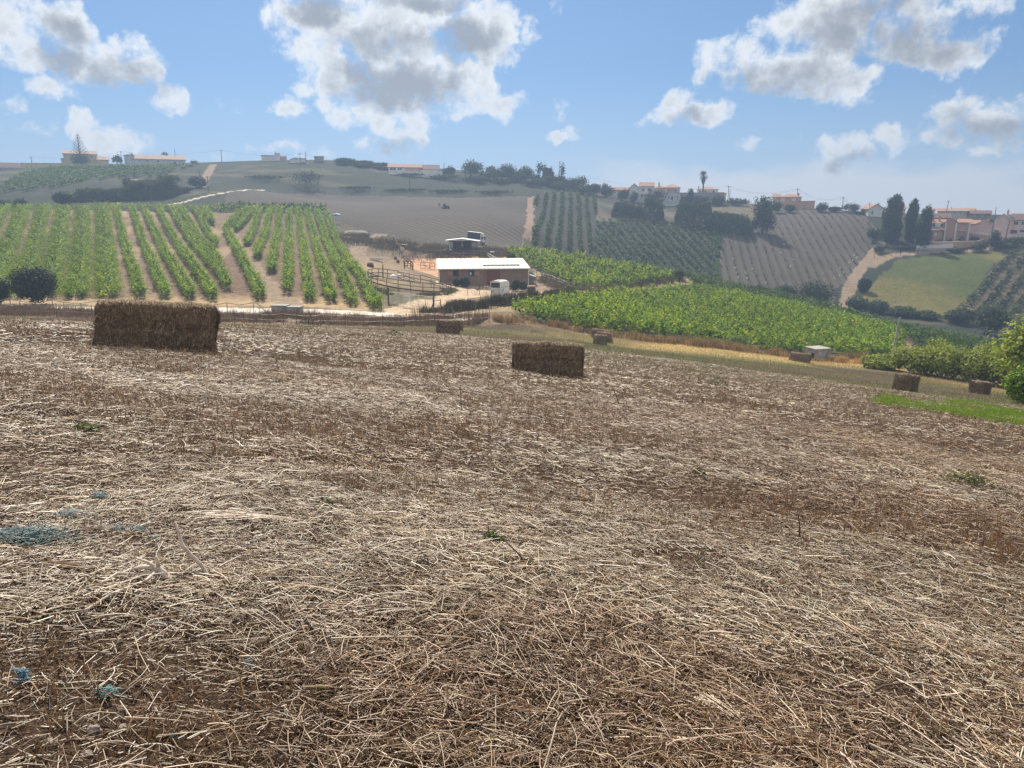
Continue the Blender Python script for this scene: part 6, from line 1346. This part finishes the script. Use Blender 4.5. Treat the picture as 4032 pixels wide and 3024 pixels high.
# ------------------------------------------------------------------ things lying in the foreground
def gp3(px, py, dz=0.0):
    p = at(px, py); p[2] = float(ground_z(np.array([p[0]]), np.array([p[1]]))[0])+dz; return Vector(p)
MAT['deadwood'] = M('bleached_deadwood', (.66,.58,.51), (.42,.34,.27), 14, 6, .8, .003, 60)
o = gp3(690, 2318); t = empty('dead_root', o, label='bleached dead root with long thin arms reaching left', cat='branch'); sc = o.y/F_PX
def rel(px, py, dz=0.0, dy=0.0): p = P(px, py, o.y+dy); return Vector(p)-o+Vector((0,0,dz))
def grd(px, py, dz): return gp3(px, py, dz)-o
MB().tube([rel(688,2335)-Vector((0,0,.03)), rel(672,2300), rel(648,2262), rel(622,2238), rel(606,2232)], [.022,.023,.019,.017,.010], 9).build('stump', MAT['deadwood'], t, True)
MB().tube([rel(630,2245), rel(560,2262,0,-.04), grd(470,2320,.05), grd(380,2352,.03), grd(300,2352,.03), grd(205,2338,.05)], [.011,.0075,.007,.007,.006,.004], 7).tube([rel(622,2243), rel(570,2290,0,-.08), grd(450,2392,.05), grd(340,2438,.03), grd(255,2460,.02)], [.010,.0075,.007,.006,.003], 7).build('long_arm', MAT['deadwood'], t, True)
MB().tube([rel(620,2240), rel(560,2232), rel(510,2245)], [.013,.012,.003], 6).tube([rel(622,2240), rel(585,2215), rel(535,2195)], [.010,.008,.004], 6).tube([rel(625,2238), rel(620,2215), rel(615,2190)], [.012,.010,.005], 6).build('short_arm', MAT['deadwood'], t, True)
o = gp3(862, 2296); t = empty('dead_branch', o, label='curved bleached stick standing up right of the dead root', cat='branch')
MB().tube([rel(872,2302)-Vector((0,0,.02)), rel(835,2275), rel(812,2255), rel(790,2222), rel(750,2185), rel(718,2148), rel(705,2105), rel(690,2056)], [.008,.008,.009,.010,.011,.010,.008,.005], 8).build('stick', MAT['deadwood'], t, True)
def twig(name, pts, r, label, mat='wood', cat='twig'):
    """pts of the photograph, from the ground up"""
    global o
    o = gp3(*pts[0]); t = empty(name, o, label=label, cat=cat); q = [rel(*p) for p in pts]; q[0] = q[0]-Vector((0,0,.05)); MB().tube(q, list(np.linspace(r, r*.45, len(q))), 6).build('stem', PM[mat], t, True)
twig('twig', [(1817,1612),(1815,1570),(1812,1515)], .012, 'thin dark upright stick in the middle of the field')
twig('twig', [(2443,1598),(2428,1562),(2412,1528)], .012, 'thin dark stick leaning left, right of the lone middle bale')
twig('twig', [(1702,1577),(1692,1565),(1684,1551)], .015, 'short dark broken stick left of the upright one')
twig('twig', [(2085,2242),(2050,2190),(1990,2130)], .008, 'dark thin forked twig in the straw, right of centre')
twig('twig', [(1725,2235),(1680,2190),(1610,2130)], .008, 'dark bent twig in the straw, near centre')
twig('twig', [(1925,2120),(1923,2090),(1921,2060)], .006, 'short reddish upright stem above a green weed')
twig('twig', [(3150,2115),(3148,2060),(3140,2010)], .008, 'brown dry stem standing in the straw at the right')
twig('twig', [(3364,1985),(3364,1965),(3363,1950)], .012, 'short dark peg in the straw at the right')
twig('twig', [(3350,2740),(3480,2700),(3560,2690)], .009, 'dark curved twig lying in straw at lower right')
twig('twig', [(1230,2300),(1222,2270),(1215,2240)], .006, 'small dry stem left of the image centre')
# torn blue netting
def netting(px, py, w, hh, n, label, hue=(.06,.13,.145)):
    global o
    o = gp3(px, py); t = empty('netting', o, label=label, cat='netting', group='scraps of blue netting'); W_ = w*o.y/F_PX
    ns = n; x = rng.normal(0, W_*.28, ns); y = rng.normal(0, W_*.14, ns); gx, gy = x+o.x, y+o.y; L = rng.uniform(.25, .9, ns)*W_*.6
    V, F, C = stalks(gx, gy, ground_z(gx, gy)+rng.random(ns)**1.4*hh+.012, L, np.full(ns, .0028), rng.normal(.1, .55, ns), rng.normal(0, .15, ns), rng.normal(0, 2.2, ns), 5, pick(ns, [hue, tuple(c*1.7 for c in hue), tuple(c*.45 for c in hue), (.22,.32,.34)], (3,2,2,1)))
    V = V-np.array([[o.x, o.y, o.z]]); link('strands', mesh_np('strands', V, F, C), MAT['net'], t)
MAT['net'] = Mattr('nylon_net', .45, .4)
netting(105, 2118, 270, .045, 330, 'large tangle of blue-green netting at the left edge')
netting(290, 2020, 150, .03, 80, 'long grey-blue strand of netting above the big tangle', (.14,.2,.22))
netting(405, 1965, 60, .04, 90, 'small blue clump of netting farthest away', (.10,.22,.25))
netting(470, 2092, 70, .03, 70, 'blue netting scrap right of the big tangle')
netting(545, 2085, 60, .03, 60, 'blue netting scrap next to the curved stick')
netting(612, 2118, 40, .02, 40, 'tiny blue netting scrap under the curved stick')
netting(95, 2700, 60, .06, 120, 'bright blue knot of netting at lower left', (.04,.17,.27))
netting(425, 2762, 90, .03, 60, 'short twisted teal strand of netting at lower left', (.05,.22,.25))
netting(978, 2645, 40, .05, 60, 'grey-blue netting scrap left of the bottom centre', (.14,.2,.22))
netting(690, 2925, 40, .02, 30, 'faint teal netting scrap near the bottom edge', (.07,.2,.22))
# stones
PM['stone_pale'] = M('pale_stone', (.30,.25,.22), (.20,.165,.145), 12, 5, .9, .004, 40)
def stone(px, py, r, label, i):
    global o
    o = gp3(px, py); r_ = np.random.default_rng(i); mb = MB(); nu, nv = 10, 7; vs = []
    for a in range(nv+1):
        for b in range(nu):
            e_, f_ = math.pi*a/nv, 2*math.pi*b/nu; k = r*(.75+.5*r_.random()) if 0 < a < nv else r*.8; vs.append((math.sin(e_)*math.cos(f_)*k*1.2, math.sin(e_)*math.sin(f_)*k*.9, math.cos(e_)*k*.7))
    ob = mb.add(vs, [(a*nu+b, a*nu+nu+b, a*nu+nu+(b+1) % nu, a*nu+(b+1) % nu) for a in range(nv) for b in range(nu)]).build('stone', PM['stone_pale'], None, False); ob.location = o+Vector((0,0,r*.3)); tag(ob, label, 'stone', 'stones on the bare soil')
for i, (px, py, r, lb) in enumerate(((372,2895,.022,'pale angular stone on the bare soil, the largest'),(380,2830,.014,'flat pale stone above the largest one'),(488,2808,.02,'grey stone below the teal strand of netting'),(655,2950,.014,'small white pebble near the bottom edge'),(490,2888,.016,'small pinkish stone right of the largest stone'),(500,2762,.011,'tiny pebble right of the teal strand'),(205,2955,.02,'half buried brown stone near the lower left corner'),(345,2995,.018,'pale pebble at the bottom edge'),(2975,2298,.014,'small white pebble in the straw right of centre'))):
    stone(px, py, r, lb, i)
# green weeds
def weed(px, py, w, hh, n, label, pal=((.05,.085,.025), (.08,.12,.04), (.035,.06,.02)), name='weed', ls=.03, mat='leaf'):
    global o
    o = gp3(px, py); t = empty(name, o, label=label, cat='weed', group='weeds in the stubble'); W_ = w*o.y/F_PX
    r_ = rng.random(n)**.6; a_ = rng.uniform(0, 6.28, n); c = np.stack([np.cos(a_)*r_*W_*.5, np.sin(a_)*r_*W_*.45, hh*(1-r_**1.6)*rng.random(n)+.01], 1)
    V, F, C = leaves(c, np.full(n, ls), np.stack([np.cos(a_)*.4, np.sin(a_)*.4, np.ones(n)*.7], 1)+rng.normal(0, .4, (n, 3)), pick(n, pal, (2,2,1)), .4); link('foliage', mesh_np('foliage', V, F, C), MAT[mat], t)
    mb = MB()
    for i in range(5): b_ = i*1.3; mb.tube([(0,0,-.02), (math.cos(b_)*W_*.15, math.sin(b_)*W_*.15, hh*.5), (math.cos(b_)*W_*.35, math.sin(b_)*W_*.3, hh*.85)], [.004,.003,.001], 4)
    mb.build('stem', PM['wood'], t)
for px, py, w, hh, n, lb, ls in ((1280,2005,90,.07,160,'dark green weed at the end of the combed straw bundle',.03),(1938,2135,110,.08,200,'grey-green weed with reddish stem right of centre',.03),(2085,2250,70,.05,90,'small green weed at the foot of the forked twig',.025),(2250,2335,100,.05,140,'low green weed right of the image centre',.03),
        (1720,2455,50,.03,50,'tiny green weed below the centre',.02),(1950,2950,130,.05,160,'dark green weed at the bottom edge',.02),(2380,2890,60,.04,60,'small dark weed near the bottom, right of centre',.02),(3800,1910,260,.16,420,'grey-green thistly weed patch at the right',.06),(2820,1520,120,.35,200,'tall thin weed right of the middle bale',.07),(2750,1880,70,.08,90,'small green weed in the right half of the field',.04),
        (1215,1312,90,.9,160,'spindly grey-green shrub by the fence near the concrete tanks',.10),(1552,1322,80,.35,160,'low dark green weed clump by the fence',.10),(2105,1308,50,.3,130,'bright green tuft near the vineyard edge',.09),(1985,1318,40,.25,90,'pale green tuft near the two stacked bales',.09),(1262,2745,60,.04,70,'small green weed at lower left of centre',.02),(330,1690,120,.06,90,'dull green weed left of the first bale shadow',.05)):
    weed(px, py, w, hh, n, lb, ls=ls)
# combed straw bundles
def bundle(px, py, L, n, ang, label):
    global o
    o = gp3(px, py); W_ = L*o.y/F_PX; t = empty('straw_bundle', o, label=label, cat='straw', group='combed bundles of straw'); x = o.x+rng.normal(0, W_*.12, n); y = o.y+rng.normal(0, W_*.045, n)
    V, F, C = stalks(x, y, ground_z(x, y)+rng.random(n)*.025+.004, rng.uniform(.5, 1, n)*W_, np.full(n, .005), ang+rng.normal(0, .12, n), rng.normal(0, .03, n), rng.normal(0, .2, n), 3, pick(n, P5, (2,.6,4,3,.5)))
    V = V-np.array([[o.x, o.y, o.z]]); link('stalks', mesh_np('stalks', V, F, C), MAT['straw'], t)
bundle(1000, 2050, 430, 60, .25, 'long combed bundle of golden straw left of centre')
bundle(1770, 2745, 170, 70, -.9, 'short combed bundle of bleached straw at the bottom')
bundle(2830, 2800, 260, 70, -1.1, 'frayed bundle of bleached straw at the bottom right')
bundle(320, 2270, 300, 45, -.1, 'combed bundle of golden straw behind the dead root')
HAZE_D = 0.00098

# ------------------------------------------------------------------ the air between here and the far hills
hz = box(-640, 640, -175, 742, -60, 46)
m = bpy.data.materials.new('haze_air'); m.use_nodes = True; t = m.node_tree; t.nodes.clear()
pv = t.nodes.new('ShaderNodeVolumePrincipled'); pv.inputs['Density'].default_value = HAZE_D
pv.inputs['Color'].default_value = (.36, .49, .70, 1); pv.inputs['Anisotropy'].default_value = .45
out = t.nodes.new('ShaderNodeOutputMaterial'); t.links.new(pv.outputs[0], out.inputs['Volume'])
tag(hz.build('haze', m), kind='stuff')
